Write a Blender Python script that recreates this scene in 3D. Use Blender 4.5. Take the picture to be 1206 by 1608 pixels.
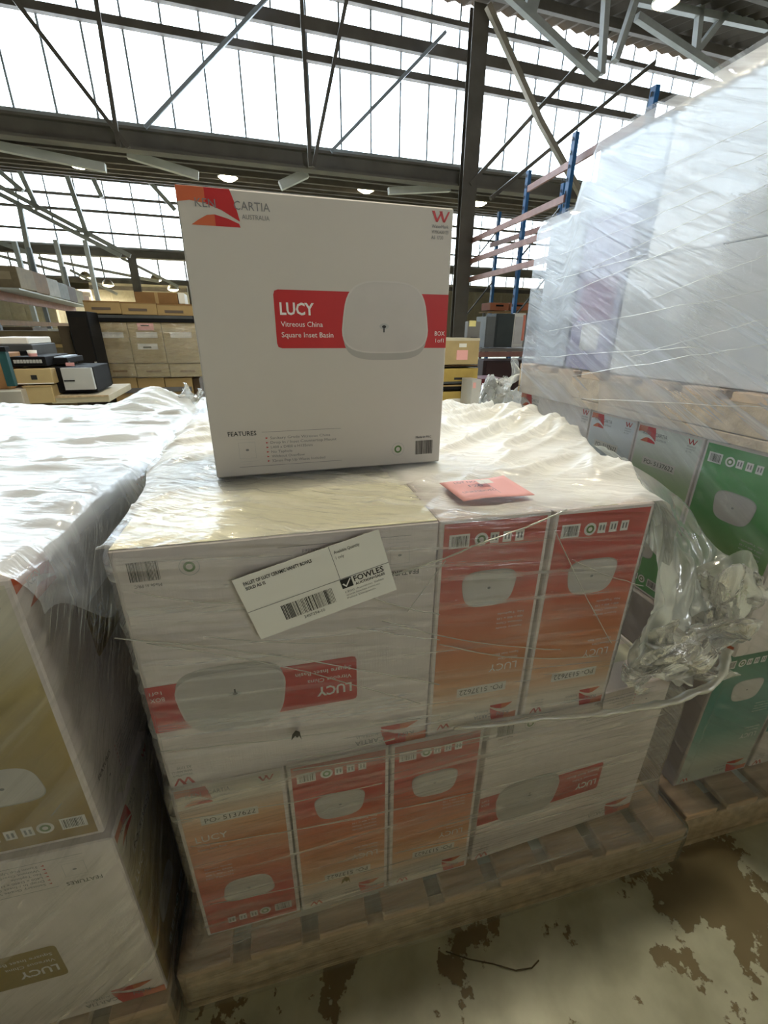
import bpy, math, random
import numpy as np
from mathutils import Vector, Matrix, noise
random.seed(7)
for o in list(bpy.data.objects): bpy.data.objects.remove(o)
S = bpy.context.scene
COL = S.collection

# ------------------------------------------------------------------ camera
CP = Vector((0.2299, -0.5586, 1.2984)); YAW, PITCH, ROLL, FPX = 0.2358, 0.3950, 0.0084, 681.9
_f = Vector((math.sin(YAW)*math.cos(PITCH), math.cos(YAW)*math.cos(PITCH), -math.sin(PITCH)))
_r = Vector((math.cos(YAW), -math.sin(YAW), 0)); _u = _r.cross(_f)
_r, _u = math.cos(ROLL)*_r + math.sin(ROLL)*_u, -math.sin(ROLL)*_r + math.cos(ROLL)*_u
cd = bpy.data.cameras.new('camera'); cam = bpy.data.objects.new('camera', cd); COL.objects.link(cam)
cd.sensor_fit = 'HORIZONTAL'; cd.sensor_width = 36; cd.lens = FPX/1206*36; cd.clip_start = 0.02; cd.clip_end = 500
M = Matrix((_r, _u, -_f)).transposed().to_4x4(); M.translation = CP; cam.matrix_world = M
S.camera = cam

# ------------------------------------------------------------------ world, exposure
SKY = 20.0
w = bpy.data.worlds.new('sky'); S.world = w; w.use_nodes = True
nt = w.node_tree; nt.nodes.clear()
wo = nt.nodes.new('ShaderNodeOutputWorld'); bg = nt.nodes.new('ShaderNodeBackground')
tc = nt.nodes.new('ShaderNodeTexCoord'); nz = nt.nodes.new('ShaderNodeTexNoise'); rp = nt.nodes.new('ShaderNodeValToRGB')
nz.inputs['Scale'].default_value = 3.0; nz.inputs['Detail'].default_value = 5
rp.color_ramp.elements[0].position = .35; rp.color_ramp.elements[0].color = (.80, .89, 1, 1)
rp.color_ramp.elements[1].position = .6; rp.color_ramp.elements[1].color = (1, 1, 1, 1)
nt.links.new(tc.outputs['Generated'], nz.inputs['Vector']); nt.links.new(nz.outputs['Fac'], rp.inputs['Fac'])
nt.links.new(rp.outputs['Color'], bg.inputs['Color']); bg.inputs['Strength'].default_value = SKY
nt.links.new(bg.outputs['Background'], wo.inputs['Surface'])
S.view_settings.view_transform = 'Standard'; S.view_settings.look = 'None'
S.view_settings.exposure = 0.0; S.view_settings.gamma = 1.0; S.view_settings.use_curve_mapping = False
S.cycles.max_bounces = 8; S.cycles.diffuse_bounces = 4; S.cycles.glossy_bounces = 3
S.cycles.transmission_bounces = 4; S.cycles.transparent_max_bounces = 16
S.cycles.caustics_reflective = False; S.cycles.caustics_refractive = False
S.cycles.use_adaptive_sampling = True; S.cycles.adaptive_threshold = 0.03
S.cycles.sample_clamp_indirect = 8.0; S.cycles.use_denoising = True

# ------------------------------------------------------------------ frames: the building is turned 4.3 degrees to the pallets
BETA = math.radians(4.3); CB, SB = math.cos(BETA), math.sin(BETA)
def B(u, v, z): return Vector((CP.x + u*CB - v*SB, CP.y + u*SB + v*CB, z))
def uvz(px, py, v):
    d = _f + _r*((px-603)/FPX) + _u*((804-py)/FPX)
    du = d.x*CB + d.y*SB; dv = -d.x*SB + d.y*CB
    return du/dv*v, v, CP.z + d.z/dv*v
def bp(px, py, v): return B(*uvz(px, py, v))

# portals only tell the renderer where the sky's light comes in; they give off no light themselves
def portal(u, v, z, w_, h_, toward_camera=True):
    ld = bpy.data.lights.new('daylight_portal', 'AREA'); ld.shape = 'RECTANGLE'; ld.size = w_; ld.size_y = h_; ld.cycles.is_portal = True
    o = bpy.data.objects.new('daylight_portal', ld); COL.objects.link(o); o.location = B(u, v, z)
    o.rotation_euler = (math.radians(-90 if toward_camera else 90), 0, BETA)
portal(-1.5, 12.9, 6.9, 51, 3.2); portal(3.5, 30.3, 6.9, 47, 3.2); portal(5.2, -8.9, 3.3, 3.2, 3.5, False)

# ------------------------------------------------------------------ materials
MATS = {}
def nodes(name):
    m = bpy.data.materials.new(name); m.use_nodes = True; MATS[name] = m
    t = m.node_tree; b = t.nodes.get('Principled BSDF')
    return m, t, b
def mat(name, col, rough=.6, metal=0, var=.08, scale=6, bump=0, bscale=60, emit=None, stretch=(1, 1, 1), spec=.35):
    if name in MATS: return MATS[name]
    m, t, b = nodes(name)
    b.inputs['Specular IOR Level'].default_value = spec
    b.inputs['Roughness'].default_value = rough; b.inputs['Metallic'].default_value = metal
    c = t.nodes.new('ShaderNodeTexCoord'); mp = t.nodes.new('ShaderNodeMapping'); mp.inputs['Scale'].default_value = stretch
    t.links.new(c.outputs['Object'], mp.inputs['Vector'])
    n = t.nodes.new('ShaderNodeTexNoise'); n.inputs['Scale'].default_value = scale; n.inputs['Detail'].default_value = 4
    t.links.new(mp.outputs['Vector'], n.inputs['Vector'])
    r = t.nodes.new('ShaderNodeValToRGB')
    r.color_ramp.elements[0].position = .3; r.color_ramp.elements[1].position = .7
    r.color_ramp.elements[0].color = tuple(x*(1-var) for x in col[:3])+(1,)
    r.color_ramp.elements[1].color = tuple(min(1, x*(1+var)) for x in col[:3])+(1,)
    t.links.new(n.outputs['Fac'], r.inputs['Fac']); t.links.new(r.outputs['Color'], b.inputs['Base Color'])
    if bump:
        n2 = t.nodes.new('ShaderNodeTexNoise'); n2.inputs['Scale'].default_value = bscale
        t.links.new(mp.outputs['Vector'], n2.inputs['Vector'])
        bm = t.nodes.new('ShaderNodeBump'); bm.inputs['Strength'].default_value = bump; bm.inputs['Distance'].default_value = .005
        t.links.new(n2.outputs['Fac'], bm.inputs['Height']); t.links.new(bm.outputs['Normal'], b.inputs['Normal'])
    if emit:
        b.inputs['Emission Color'].default_value = tuple(emit[:3])+(1,); b.inputs['Emission Strength'].default_value = emit[3]
    return m
def ink(name, col, rough=.45): return mat('ink_'+name, col, rough, var=.03, scale=20)
def grad(name, stops):
    """printed colour gradient along V of the print's own UV map"""
    if name in MATS: return MATS[name]
    m, t, b = nodes(name); b.inputs['Roughness'].default_value = .4
    u = t.nodes.new('ShaderNodeUVMap'); sp = t.nodes.new('ShaderNodeSeparateXYZ'); r = t.nodes.new('ShaderNodeValToRGB')
    t.links.new(u.outputs['UV'], sp.inputs['Vector']); t.links.new(sp.outputs['Y'], r.inputs['Fac'])
    e = r.color_ramp.elements
    while len(e) < len(stops): e.new(.5)
    for k, (p, c) in enumerate(stops): e[k].position = p; e[k].color = tuple(c)+(1,)
    t.links.new(r.outputs['Color'], b.inputs['Base Color'])
    return m
def film(name, angle=0, base=.05, streak=.25, gloss=.12, rough=.14, tint=(.93, .95, .95), freq=(1.2, 38), bump=.5, use_dens=False, trans=.35, fres=.8):
    """clear stretch film: see-through, glossy, with milky streaks where it is stretched or doubled"""
    if name in MATS: return MATS[name]
    m, t, b = nodes(name); t.nodes.remove(b); out = t.nodes['Material Output']; L = t.links.new; N = t.nodes.new
    u = N('ShaderNodeUVMap'); mp = N('ShaderNodeMapping'); mp.inputs['Rotation'].default_value = (0, 0, angle)
    L(u.outputs['UV'], mp.inputs['Vector'])
    m2 = N('ShaderNodeMapping'); m2.inputs['Scale'].default_value = (freq[0], freq[1], 1); L(mp.outputs['Vector'], m2.inputs['Vector'])
    n = N('ShaderNodeTexNoise'); n.inputs['Scale'].default_value = 1.0; n.inputs['Detail'].default_value = 5; n.inputs['Roughness'].default_value = .6; n.inputs['Distortion'].default_value = .6
    L(m2.outputs['Vector'], n.inputs['Vector'])
    r = N('ShaderNodeMapRange'); r.inputs['From Min'].default_value = .48; r.inputs['From Max'].default_value = .74
    r.inputs['To Min'].default_value = 0; r.inputs['To Max'].default_value = streak; L(n.outputs['Fac'], r.inputs['Value'])
    big = N('ShaderNodeTexNoise'); big.inputs['Scale'].default_value = 3.2; big.inputs['Detail'].default_value = 2; L(mp.outputs['Vector'], big.inputs['Vector'])
    br = N('ShaderNodeMapRange'); br.inputs['From Min'].default_value = .35; br.inputs['From Max'].default_value = .68
    br.inputs['To Min'].default_value = base*.4; br.inputs['To Max'].default_value = base*1.7; L(big.outputs['Fac'], br.inputs['Value'])
    ad = N('ShaderNodeMath'); ad.operation = 'ADD'; L(r.outputs['Result'], ad.inputs[0]); L(br.outputs['Result'], ad.inputs[1])
    fac = ad.outputs[0]
    if use_dens:
        at = N('ShaderNodeAttribute'); at.attribute_name = 'dens'
        a2 = N('ShaderNodeMath'); a2.operation = 'ADD'; a2.use_clamp = True; L(fac, a2.inputs[0]); L(at.outputs['Fac'], a2.inputs[1]); fac = a2.outputs[0]
    m3 = N('ShaderNodeMapping'); m3.inputs['Scale'].default_value = (freq[0]*4, freq[1]*2.2, 1); L(mp.outputs['Vector'], m3.inputs['Vector'])
    n3 = N('ShaderNodeTexNoise'); n3.inputs['Scale'].default_value = 1; n3.inputs['Detail'].default_value = 4; n3.inputs['Distortion'].default_value = 1.0; L(m3.outputs['Vector'], n3.inputs['Vector'])
    bu = N('ShaderNodeBump'); bu.inputs['Strength'].default_value = bump; bu.inputs['Distance'].default_value = .01; L(n3.outputs['Fac'], bu.inputs['Height'])
    tr = N('ShaderNodeBsdfTransparent'); gl = N('ShaderNodeBsdfGlossy'); gl.inputs['Roughness'].default_value = rough
    L(bu.outputs['Normal'], gl.inputs['Normal'])
    lw = N('ShaderNodeFresnel'); lw.inputs['IOR'].default_value = 1.45; L(bu.outputs['Normal'], lw.inputs['Normal'])
    gm = N('ShaderNodeMath'); gm.operation = 'MULTIPLY_ADD'; gm.use_clamp = True; L(lw.outputs[0], gm.inputs[0]); gm.inputs[1].default_value = fres; gm.inputs[2].default_value = gloss*.3
    mx = N('ShaderNodeMixShader'); L(gm.outputs[0], mx.inputs[0]); L(tr.outputs[0], mx.inputs[1]); L(gl.outputs[0], mx.inputs[2])
    df = N('ShaderNodeBsdfDiffuse'); df.inputs['Color'].default_value = tuple(tint)+(1,); L(bu.outputs['Normal'], df.inputs['Normal'])
    tl = N('ShaderNodeBsdfTranslucent'); tl.inputs['Color'].default_value = tuple(tint)+(1,)
    dm = N('ShaderNodeMixShader'); dm.inputs[0].default_value = trans; L(df.outputs[0], dm.inputs[1]); L(tl.outputs[0], dm.inputs[2])
    g2 = N('ShaderNodeMixShader'); g2.inputs[0].default_value = .09; g2.inputs[0].default_value = .09*min(1, fres/.8); L(dm.outputs[0], g2.inputs[1]); L(gl.outputs[0], g2.inputs[2])
    fin = N('ShaderNodeMixShader'); L(fac, fin.inputs[0]); L(mx.outputs[0], fin.inputs[1]); L(g2.outputs[0], fin.inputs[2])
    L(fin.outputs[0], out.inputs['Surface'])
    return m

# ------------------------------------------------------------------ mesh helpers
def link(name, me, m=None, parent=None):
    o = bpy.data.objects.new(name, me); COL.objects.link(o)
    if me is not None and m is not None and not me.materials: me.materials.append(m)
    if parent is not None: o.parent = parent
    return o
def tag(o, label=None, cat=None, group=None, kind=None):
    if label: o['label'] = label
    if cat: o['category'] = cat
    if group: o['group'] = group
    if kind: o['kind'] = kind
    return o
def empty(name, loc, rz=0):
    o = link(name, None); o.empty_display_size = .05; o.location = loc; o.rotation_euler = (0, 0, rz); return o
class MB:
    def __init__(s): s.v = []; s.f = []; s.uv = None
    def add(s, vs, fs):
        k = len(s.v); s.v += [tuple(x) for x in vs]; s.f += [tuple(i+k for i in f) for f in fs]
    def box(s, x0, x1, y0, y1, z0, z1, bev=0):
        if bev:
            b = bev; pts = []; fs = []
            for sx in (0, 1):
                for sy in (0, 1):
                    for sz in (0, 1):
                        X = (x0, x1)[sx]; Y = (y0, y1)[sy]; Z = (z0, z1)[sz]
                        ix = b if sx == 0 else -b; iy = b if sy == 0 else -b; iz = b if sz == 0 else -b
                        pts += [(X, Y+iy, Z+iz), (X+ix, Y, Z+iz), (X+ix, Y+iy, Z)]
            I = lambda sx, sy, sz, a: (sx*4+sy*2+sz)*3+a
            fs += [(I(0,0,0,0), I(0,0,1,0), I(0,1,1,0), I(0,1,0,0)), (I(1,0,0,0), I(1,1,0,0), I(1,1,1,0), I(1,0,1,0))]
            fs += [(I(0,0,0,1), I(1,0,0,1), I(1,0,1,1), I(0,0,1,1)), (I(0,1,0,1), I(0,1,1,1), I(1,1,1,1), I(1,1,0,1))]
            fs += [(I(0,0,0,2), I(0,1,0,2), I(1,1,0,2), I(1,0,0,2)), (I(0,0,1,2), I(1,0,1,2), I(1,1,1,2), I(0,1,1,2))]
            for a in (0, 1):
                for c in (0, 1):
                    fs += [(I(0,a,c,1), I(1,a,c,1), I(1,a,c,2), I(0,a,c,2)), (I(a,0,c,0), I(a,1,c,0), I(a,1,c,2), I(a,0,c,2)), (I(a,c,0,0), I(a,c,1,0), I(a,c,1,1), I(a,c,0,1))]
                    for d in (0, 1): fs.append((I(a,c,d,0), I(a,c,d,1), I(a,c,d,2)))
            s.add(pts, fs)
        else:
            s.add([(x0,y0,z0),(x1,y0,z0),(x1,y1,z0),(x0,y1,z0),(x0,y0,z1),(x1,y0,z1),(x1,y1,z1),(x0,y1,z1)],
                  [(0,3,2,1),(4,5,6,7),(0,1,5,4),(1,2,6,5),(2,3,7,6),(3,0,4,7)])
        return s
    def bar(s, a, b, w, h=None, up=(0, 0, 1)):
        a = Vector(a); b = Vector(b); h = h or w; d = (b-a).normalized(); up = Vector(up)
        if abs(d.dot(up)) > .98: up = Vector((CB, SB, 0))
        x = d.cross(up).normalized()*(w/2); y = x.cross(d).normalized()*(h/2)
        s.add([a-x-y, a+x-y, a+x+y, a-x+y, b-x-y, b+x-y, b+x+y, b-x+y], [(0,1,2,3),(4,7,6,5),(0,4,5,1),(1,5,6,2),(2,6,7,3),(3,7,4,0)])
        return s
    def tube(s, pts, r, n=8):
        k = len(s.v); rs = r if isinstance(r, (list, tuple)) else [r]*len(pts)
        for i, p in enumerate(pts):
            p = Vector(p); d = (Vector(pts[min(i+1, len(pts)-1)])-Vector(pts[max(i-1, 0)])).normalized()
            up = Vector((0, 0, 1)) if abs(d.z) < .9 else Vector((1, 0, 0))
            x = d.cross(up).normalized(); y = x.cross(d)
            for j in range(n):
                a = 2*math.pi*j/n; s.v.append(tuple(p+(x*math.cos(a)+y*math.sin(a))*rs[i]))
        for i in range(len(pts)-1):
            for j in range(n): s.f.append((k+i*n+j, k+i*n+(j+1)%n, k+(i+1)*n+(j+1)%n, k+(i+1)*n+j))
        s.f.append(tuple(range(k+n-1, k-1, -1))); e = k+(len(pts)-1)*n; s.f.append(tuple(range(e, e+n)))
        return s
    def lathe(s, prof, n=20, c=(0, 0, 0)):
        k = len(s.v)
        for (r, z) in prof:
            for j in range(n):
                a = 2*math.pi*j/n; s.v.append((c[0]+r*math.cos(a), c[1]+r*math.sin(a), c[2]+z))
        for i in range(len(prof)-1):
            for j in range(n): s.f.append((k+i*n+j, k+i*n+(j+1)%n, k+(i+1)*n+(j+1)%n, k+(i+1)*n+j))
        return s
    def mesh(s, name, smooth=False):
        me = bpy.data.meshes.new(name); me.from_pydata(s.v, [], s.f); me.update()
        if smooth:
            for p in me.polygons: p.use_smooth = True
        return me
    def build(s, name, m, parent=None, smooth=False): return link(name, s.mesh(name, smooth), m, parent)
def grid(name, P, m, uv=None, dens=None, parent=None, closed=False):
    """a smooth sheet from rows of points; UV in metres, optional film-thickness attribute"""
    R = len(P); C = len(P[0]); me = bpy.data.meshes.new(name)
    vs = [tuple(p) for row in P for p in row]; fs = []
    for i in range(R-1):
        for j in range(C-1 if not closed else C):
            fs.append((i*C+j, i*C+(j+1)%C, (i+1)*C+(j+1)%C, (i+1)*C+j))
    me.from_pydata(vs, [], fs)
    U = me.uv_layers.new(name='UVMap')
    uvs = [uv(i, j) for i in range(R) for j in range(C)] if uv else [(v[0], v[1]) for v in vs]
    for l in me.loops: U.data[l.index].uv = uvs[l.vertex_index]
    if dens is not None:
        a = me.attributes.new('dens', 'FLOAT', 'POINT')
        a.data.foreach_set('value', [dens(i, j) for i in range(R) for j in range(C)])
    me.update()
    for p in me.polygons: p.use_smooth = True
    return link(name, me, m, parent)
def ss(a, b, x):
    t = min(1, max(0, (x-a)/(b-a))); return t*t*(3-2*t)
def lerp(a, b, t): return a+(b-a)*t
def ns(x, y=0, z=0): return noise.noise(Vector((x, y, z)))
def ridge(x, y, z=0): return 1-abs(noise.noise(Vector((x, y, z))))*2

# text as flat outlines, cached
_TX = {}
def text2d(s, bold=0):
    if (s, bold) in _TX: return _TX[(s, bold)]
    cu = bpy.data.curves.new('t', 'FONT'); cu.body = s; cu.size = 1; cu.resolution_u = 2; cu.offset = bold; cu.space_line = .9
    o = bpy.data.objects.new('t', cu); COL.objects.link(o)
    me = bpy.data.meshes.new_from_object(o.evaluated_get(bpy.context.evaluated_depsgraph_get()))
    vs = [(v.co.x, v.co.y) for v in me.vertices]; fs = [tuple(p.vertices) for p in me.polygons]
    bpy.data.objects.remove(o); bpy.data.curves.remove(cu); bpy.data.meshes.remove(me)
    _TX[(s, bold)] = (vs, fs); return vs, fs
class Prints:
    """flat print on one face: collects parts in face coordinates (u right, v up, metres)"""
    def __init__(s): s.parts = {}
    def poly(s, part, m, pts, lift=1, uv=None):
        d = s.parts.setdefault((part, m), [[], [], []]); k = len(d[0])
        d[0] += [(p[0], p[1], lift*.0003) for p in pts]; d[1].append(tuple(range(k, k+len(pts))))
        d[2] += uv or [(0, 0)]*len(pts)
    def rect(s, part, m, u0, v0, u1, v1, lift=1): s.poly(part, m, [(u0,v0),(u1,v0),(u1,v1),(u0,v1)], lift, [(0,0),(1,0),(1,1),(0,1)])
    def text(s, part, m, t, u, v, h=None, w=None, lift=2, bold=0, ang=0, right=False):
        vs, fs = text2d(t, bold); xs = [p[0] for p in vs]; ys = [p[1] for p in vs]
        if not vs: return
        k = (h/.72) if h else 1
        kx = k
        if w: kx = w/(max(xs)-min(xs)); k = k if h else kx
        x0 = max(xs) if right else min(xs); ca, sa = math.cos(ang), math.sin(ang)
        d = s.parts.setdefault((part, m), [[], [], []]); n = len(d[0])
        for p in vs:
            a, b = (p[0]-x0)*kx, p[1]*k
            d[0].append((u+a*ca-b*sa, v+a*sa+b*ca, lift*.0003)); d[2].append((0, 0))
        d[1] += [tuple(i+n for i in f) for f in fs]
    def barcode(s, part, m, u0, v0, u1, v1, n=22, lift=2, seed=1, tr=None):
        rr = random.Random(seed); x = u0; tr = tr or (lambda a, b: (a, b))
        step = (u1-u0)/n
        for k in range(n):
            wd = step*rr.choice((.3, .5, .75)); a = u0+k*step
            s.poly(part, m, [tr(a, v0), tr(a+wd, v0), tr(a+wd, v1), tr(a, v1)], lift)
    def ell(s, part, m, cu, cv, ru, rv, n=24, lift=2, pw=2):
        pts = []
        for k in range(n):
            a = 2*math.pi*k/n; c, q = math.cos(a), math.sin(a); e = 2/pw
            pts.append((cu+ru*math.copysign(abs(c)**e, c), cv+rv*math.copysign(abs(q)**e, q)))
        s.poly(part, m, pts, lift)
    def ring(s, part, m, cu, cv, r0, r1, n=20, lift=2):
        for k in range(n):
            a, b = 2*math.pi*k/n, 2*math.pi*(k+1)/n
            s.poly(part, m, [(cu+r0*math.cos(a), cv+r0*math.sin(a)), (cu+r1*math.cos(a), cv+r1*math.sin(a)), (cu+r1*math.cos(b), cv+r1*math.sin(b)), (cu+r0*math.cos(b), cv+r0*math.sin(b))], lift)
    def place(s, parent, O, U, V, cache=None):
        O, U, V = Vector(O), Vector(U), Vector(V); N = U.cross(V)
        for (part, m), (vs, fs, uvs) in s.parts.items():
            me = bpy.data.meshes.new(part); me.from_pydata([tuple(O+U*a+V*b+N*c) for a, b, c in vs], [], fs)
            l = me.uv_layers.new(name='UVMap')
            for lp in me.loops: l.data[lp.index].uv = uvs[lp.vertex_index]
            me.update(); link(part, me, m, parent)

# ------------------------------------------------------------------ common materials
paper = mat('carton_white', (.77, .70, .68), .55, var=.03, scale=3, bump=.06, bscale=25, stretch=(14, 14, 1))
cream = mat('carton_cream', (.78, .76, .62), .55, var=.05, scale=4)
kraft = mat('carton_kraft', (.36, .25, .115), .75, var=.1, scale=5)
kraft2 = mat('carton_kraft_pale', (.43, .33, .17), .75, var=.1, scale=5)
kraft3 = mat('carton_kraft_dark', (.22, .12, .045), .75, var=.12, scale=5)
wood = mat('pallet_wood', (.48, .36, .23), .75, var=.28, scale=5, bump=.3, bscale=30, stretch=(6, 1, 6))
wood_b = mat('pallet_wood_warm', (.52, .36, .22), .75, var=.3, scale=5, bump=.3, bscale=30, stretch=(1, 6, 6))
steel_d = mat('steel_brown', (.11, .095, .08), .6, var=.2, scale=2)
steel_g = mat('steel_grey', (.30, .31, .30), .5, var=.15, scale=2)
steel_w = mat('steel_white', (.55, .56, .54), .5, var=.1, scale=2)
roofm = mat('roof_sheet', (.22, .19, .15), .8, var=.25, scale=.8, spec=.05)
black = mat('black_plastic', (.010, .010, .011), .6, var=.2, spec=.08)
dgrey = mat('dark_grey_plastic', (.06, .065, .07), .5, var=.2)
lgrey = mat('pale_grey_paint', (.42, .43, .43), .5, var=.06)
pink = mat('pink_paper', (.84, .44, .43), .7, var=.04)
white = mat('white_paper', (.78, .77, .74), .6, var=.03)
blue = mat('rack_blue', (.02, .10, .26), .45, var=.15)
rackpink = mat('rack_beam_pink', (.33, .17, .145), .5, var=.15)
K = ink('black', (.02, .02, .022)); GREY = ink('grey', (.20, .20, .21)); LG = ink('light_grey', (.42, .42, .42)); WH = ink('white', (.82, .80, .78))
RED = ink('red', (.50, .022, .026)); ORANGE = ink('orange', (.58, .13, .055)); GREEN = ink('recycle_green', (.10, .20, .06))
BAS = ink('basin', (.54, .51, .495), .35); BASL = ink('basin_rim', (.60, .57, .55), .35); BASD = ink('basin_lip', (.41, .39, .375), .35)
PAL = {
 'red': dict(band=RED, g=[(0, (.52, .06, .05)), (.25, (.55, .055, .045)), (.42, (.60, .13, .05)), (.62, (.62, .22, .08)), (.78, (.68, .38, .20)), (.9, (.74, .66, .58))]),
 'green': dict(band=ink('green', (.05, .26, .06)), g=[(0, (.06, .30, .08)), (.35, (.10, .36, .10)), (.55, (.27, .45, .17)), (.72, (.42, .55, .32)), (.86, (.70, .72, .66))]),
 'blue': dict(band=ink('blue', (.12, .27, .42)), g=[(0, (.20, .36, .50)), (.4, (.28, .45, .58)), (.65, (.45, .57, .66)), (.85, (.70, .72, .74))]),
 'ochre': dict(band=ink('ochre', (.28, .19, .035)), g=[(0, (.28, .17, .035)), (.4, (.36, .25, .06)), (.65, (.44, .34, .12)), (.88, (.66, .62, .52))]),
 'teal': dict(band=ink('teal', (.08, .22, .20)), g=[(0, (.07, .22, .12)), (.35, (.08, .26, .22)), (.6, (.16, .32, .27)), (.85, (.52, .56, .5))]),
}
for k, d in PAL.items(): d['grad'] = grad('print_gradient_'+k, d['g'])

def basin_outline(cu, cv, hw, hh, narrow=.86, n=40, pw=3.4):
    pts = []
    for k in range(n):
        a = 2*math.pi*k/n; c, q = math.cos(a), math.sin(a); e = 2/pw
        y = math.copysign(abs(q)**e, q); x = math.copysign(abs(c)**e, c)
        pts.append((cu+hw*x*lerp(1, narrow, (y+1)/2), cv+hh*y))
    return pts
def logo(P, u0, v1, wd, ht, text=True, small=False):
    """red-orange block with a white swoosh, cut at the carton's corner"""
    f = lambda a, b: (u0+a*wd, v1-b*ht)
    sw = [(0, .42), (.2, .36), (.45, .42), (.7, .58), (1.0, .86)]
    P.poly('brand_mark', ORANGE, [f(0, 0), f(.45, 0), f(.45, .42), f(.2, .36), f(0, .42)][::-1], 2)
    P.poly('brand_mark', RED, [f(.45, 0), f(.87, 0), f(.93, .3), f(.97, .6), f(1.0, .84), f(.7, .56), f(.45, .42)][::-1], 2)
    P.poly('brand_mark', ORANGE, [f(.18, 1), f(.3, .86), (f(.45, .72)), f(.58, .69), f(.58, 1)], 2)
    P.poly('brand_mark', RED, [f(.58, 1), f(.58, .69), f(.8, .78), f(.98, .9), f(1.0, 1.0)], 2)
    P.text('brand_lettering', GREY, 'KEN', u0+.28*wd, v1-.52*ht, h=ht*.24, lift=3)
    P.text('brand_lettering', GREY, 'CARTIA', u0+.92*wd, v1-.52*ht, h=ht*.24, w=wd*.62, lift=3)
    P.text('brand_lettering', GREY, 'AUSTRALIA', u0+1.04*wd, v1-.76*ht, h=ht*.13, w=wd*.48, lift=3)
def wmark(P, u, v, sz):
    for dx in (0, .42):
        P.poly('water_mark', RED, [(u+(dx)*sz, v+.5*sz), (u+(dx+.16)*sz, v+.5*sz), (u+(dx+.36)*sz, v), (u+(dx+.24)*sz, v)], 2)
        P.poly('water_mark', RED, [(u+(dx+.24)*sz, v), (u+(dx+.36)*sz, v), (u+(dx+.62)*sz, v+.5*sz), (u+(dx+.52)*sz, v+.5*sz)], 2)
    for k, t in enumerate(('WaterMark', 'WMKA00123', 'AS 1730')):
        P.text('water_mark_lettering', GREY, t, u+.02*sz, v-(.28+.26*k)*sz, h=.17*sz, w=(.98, .98, .7)[k]*sz)
def big_face(pal, w=.45, h=.45):
    P = Prints(); band = pal['band']; k = w/.45
    logo(P, .001, h-.001, .087, .049)
    wmark(P, .409*k, h-.022, .032)
    r = .008; u0, u1, v0, v1 = .13*k, w-.001, .227, .319
    P.poly('printed_band', band, [(u0+r, v0), (u1, v0), (u1, v1), (u0+r, v1), (u0+.25*r, v1-.25*r), (u0, v1-r), (u0, v0+r), (u0+.25*r, v0+.25*r)], 1)
    P.text('title_lettering', WH, 'LUCY', .139*k, .281, h=.019, w=.058, bold=.025)
    P.text('subtitle_lettering', WH, 'Vitreous China', .139*k, .262, h=.0085, w=.072)
    P.text('subtitle_lettering', WH, 'Square Inset Basin', .139*k, .245, h=.0085, w=.09)
    P.text('box_count_lettering', WH, 'BOX', .425*k, .249, h=.008, w=.02); P.text('box_count_lettering', WH, '1of1', .427*k, .237, h=.007, w=.017)
    cu, cv = .328*k, .272
    P.poly('basin_print', BASD, basin_outline(cu, cv-.014, .080, .052, 1.0), 2)
    P.poly('basin_print', BASL, basin_outline(cu, cv+.006, .0885, .060, .80), 3)
    P.poly('basin_print', BAS, basin_outline(cu, cv+.006, .0855, .0575, .80), 4)
    P.ell('basin_drain_print', LG, cu-.004, cv-.008, .009, .005, 16, 5); P.ell('basin_drain_print', K, cu-.004, cv-.0085, .004, .0025, 12, 6)
    P.rect('basin_drain_print', K, cu-.0055, cv-.018, cu-.003, cv-.011, 6)
    P.text('feature_lettering', K, 'FEATURES', .029*k, .077, h=.0085, w=.05, bold=.01)
    P.rect('feature_lettering', GREY, .089*k, .0815, .238*k, .0822, 1); P.rect('feature_lettering', GREY, .043*k, .0175, .238*k, .0182, 1)
    for i, t in enumerate(('Sanitary Grade Vitreous China', 'Drop In / Inset Countertop Mount', 'L400 x D400 x H135mm', 'No Taphole', 'Without Overflow', '32mm Pop Up Waste Included')):
        v = .068-.0088*i
        P.text('feature_lettering', GREY, t, .103*k, v, h=.0052, w=len(t)*.0039); P.poly('feature_bullets', RED, [(.095*k, v+.001), (.0995*k, v+.0025), (.095*k, v+.004)], 2)
    for a, b, c, d in ((.045, .034, .075, .0345), (.045, .064, .075, .0645), (.045, .034, .0455, .0645), (.0745, .034, .075, .0645), (.042, .070, .076, .0704), (.045, .028, .078, .0284), (.05, .023, .066, .0234)):
        P.rect('feature_drawing', LG, a*k, b, c*k, d, 1)
    P.ell('feature_drawing', GREY, .06*k, .05, .003, .002, 10, 1)
    P.ring('recycling_mark', LG, .356*k, .033, .0125, .0135, 24, 1); P.ring('recycling_mark', GREEN, .356*k, .033, .0045, .0078, 16, 2)
    P.barcode('barcode', K, .394*k, .019, .432*k, .048, 24); P.text('barcode', K, 'Made in PRC', .394*k, .053, h=.005, w=.034)
    return P
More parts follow.
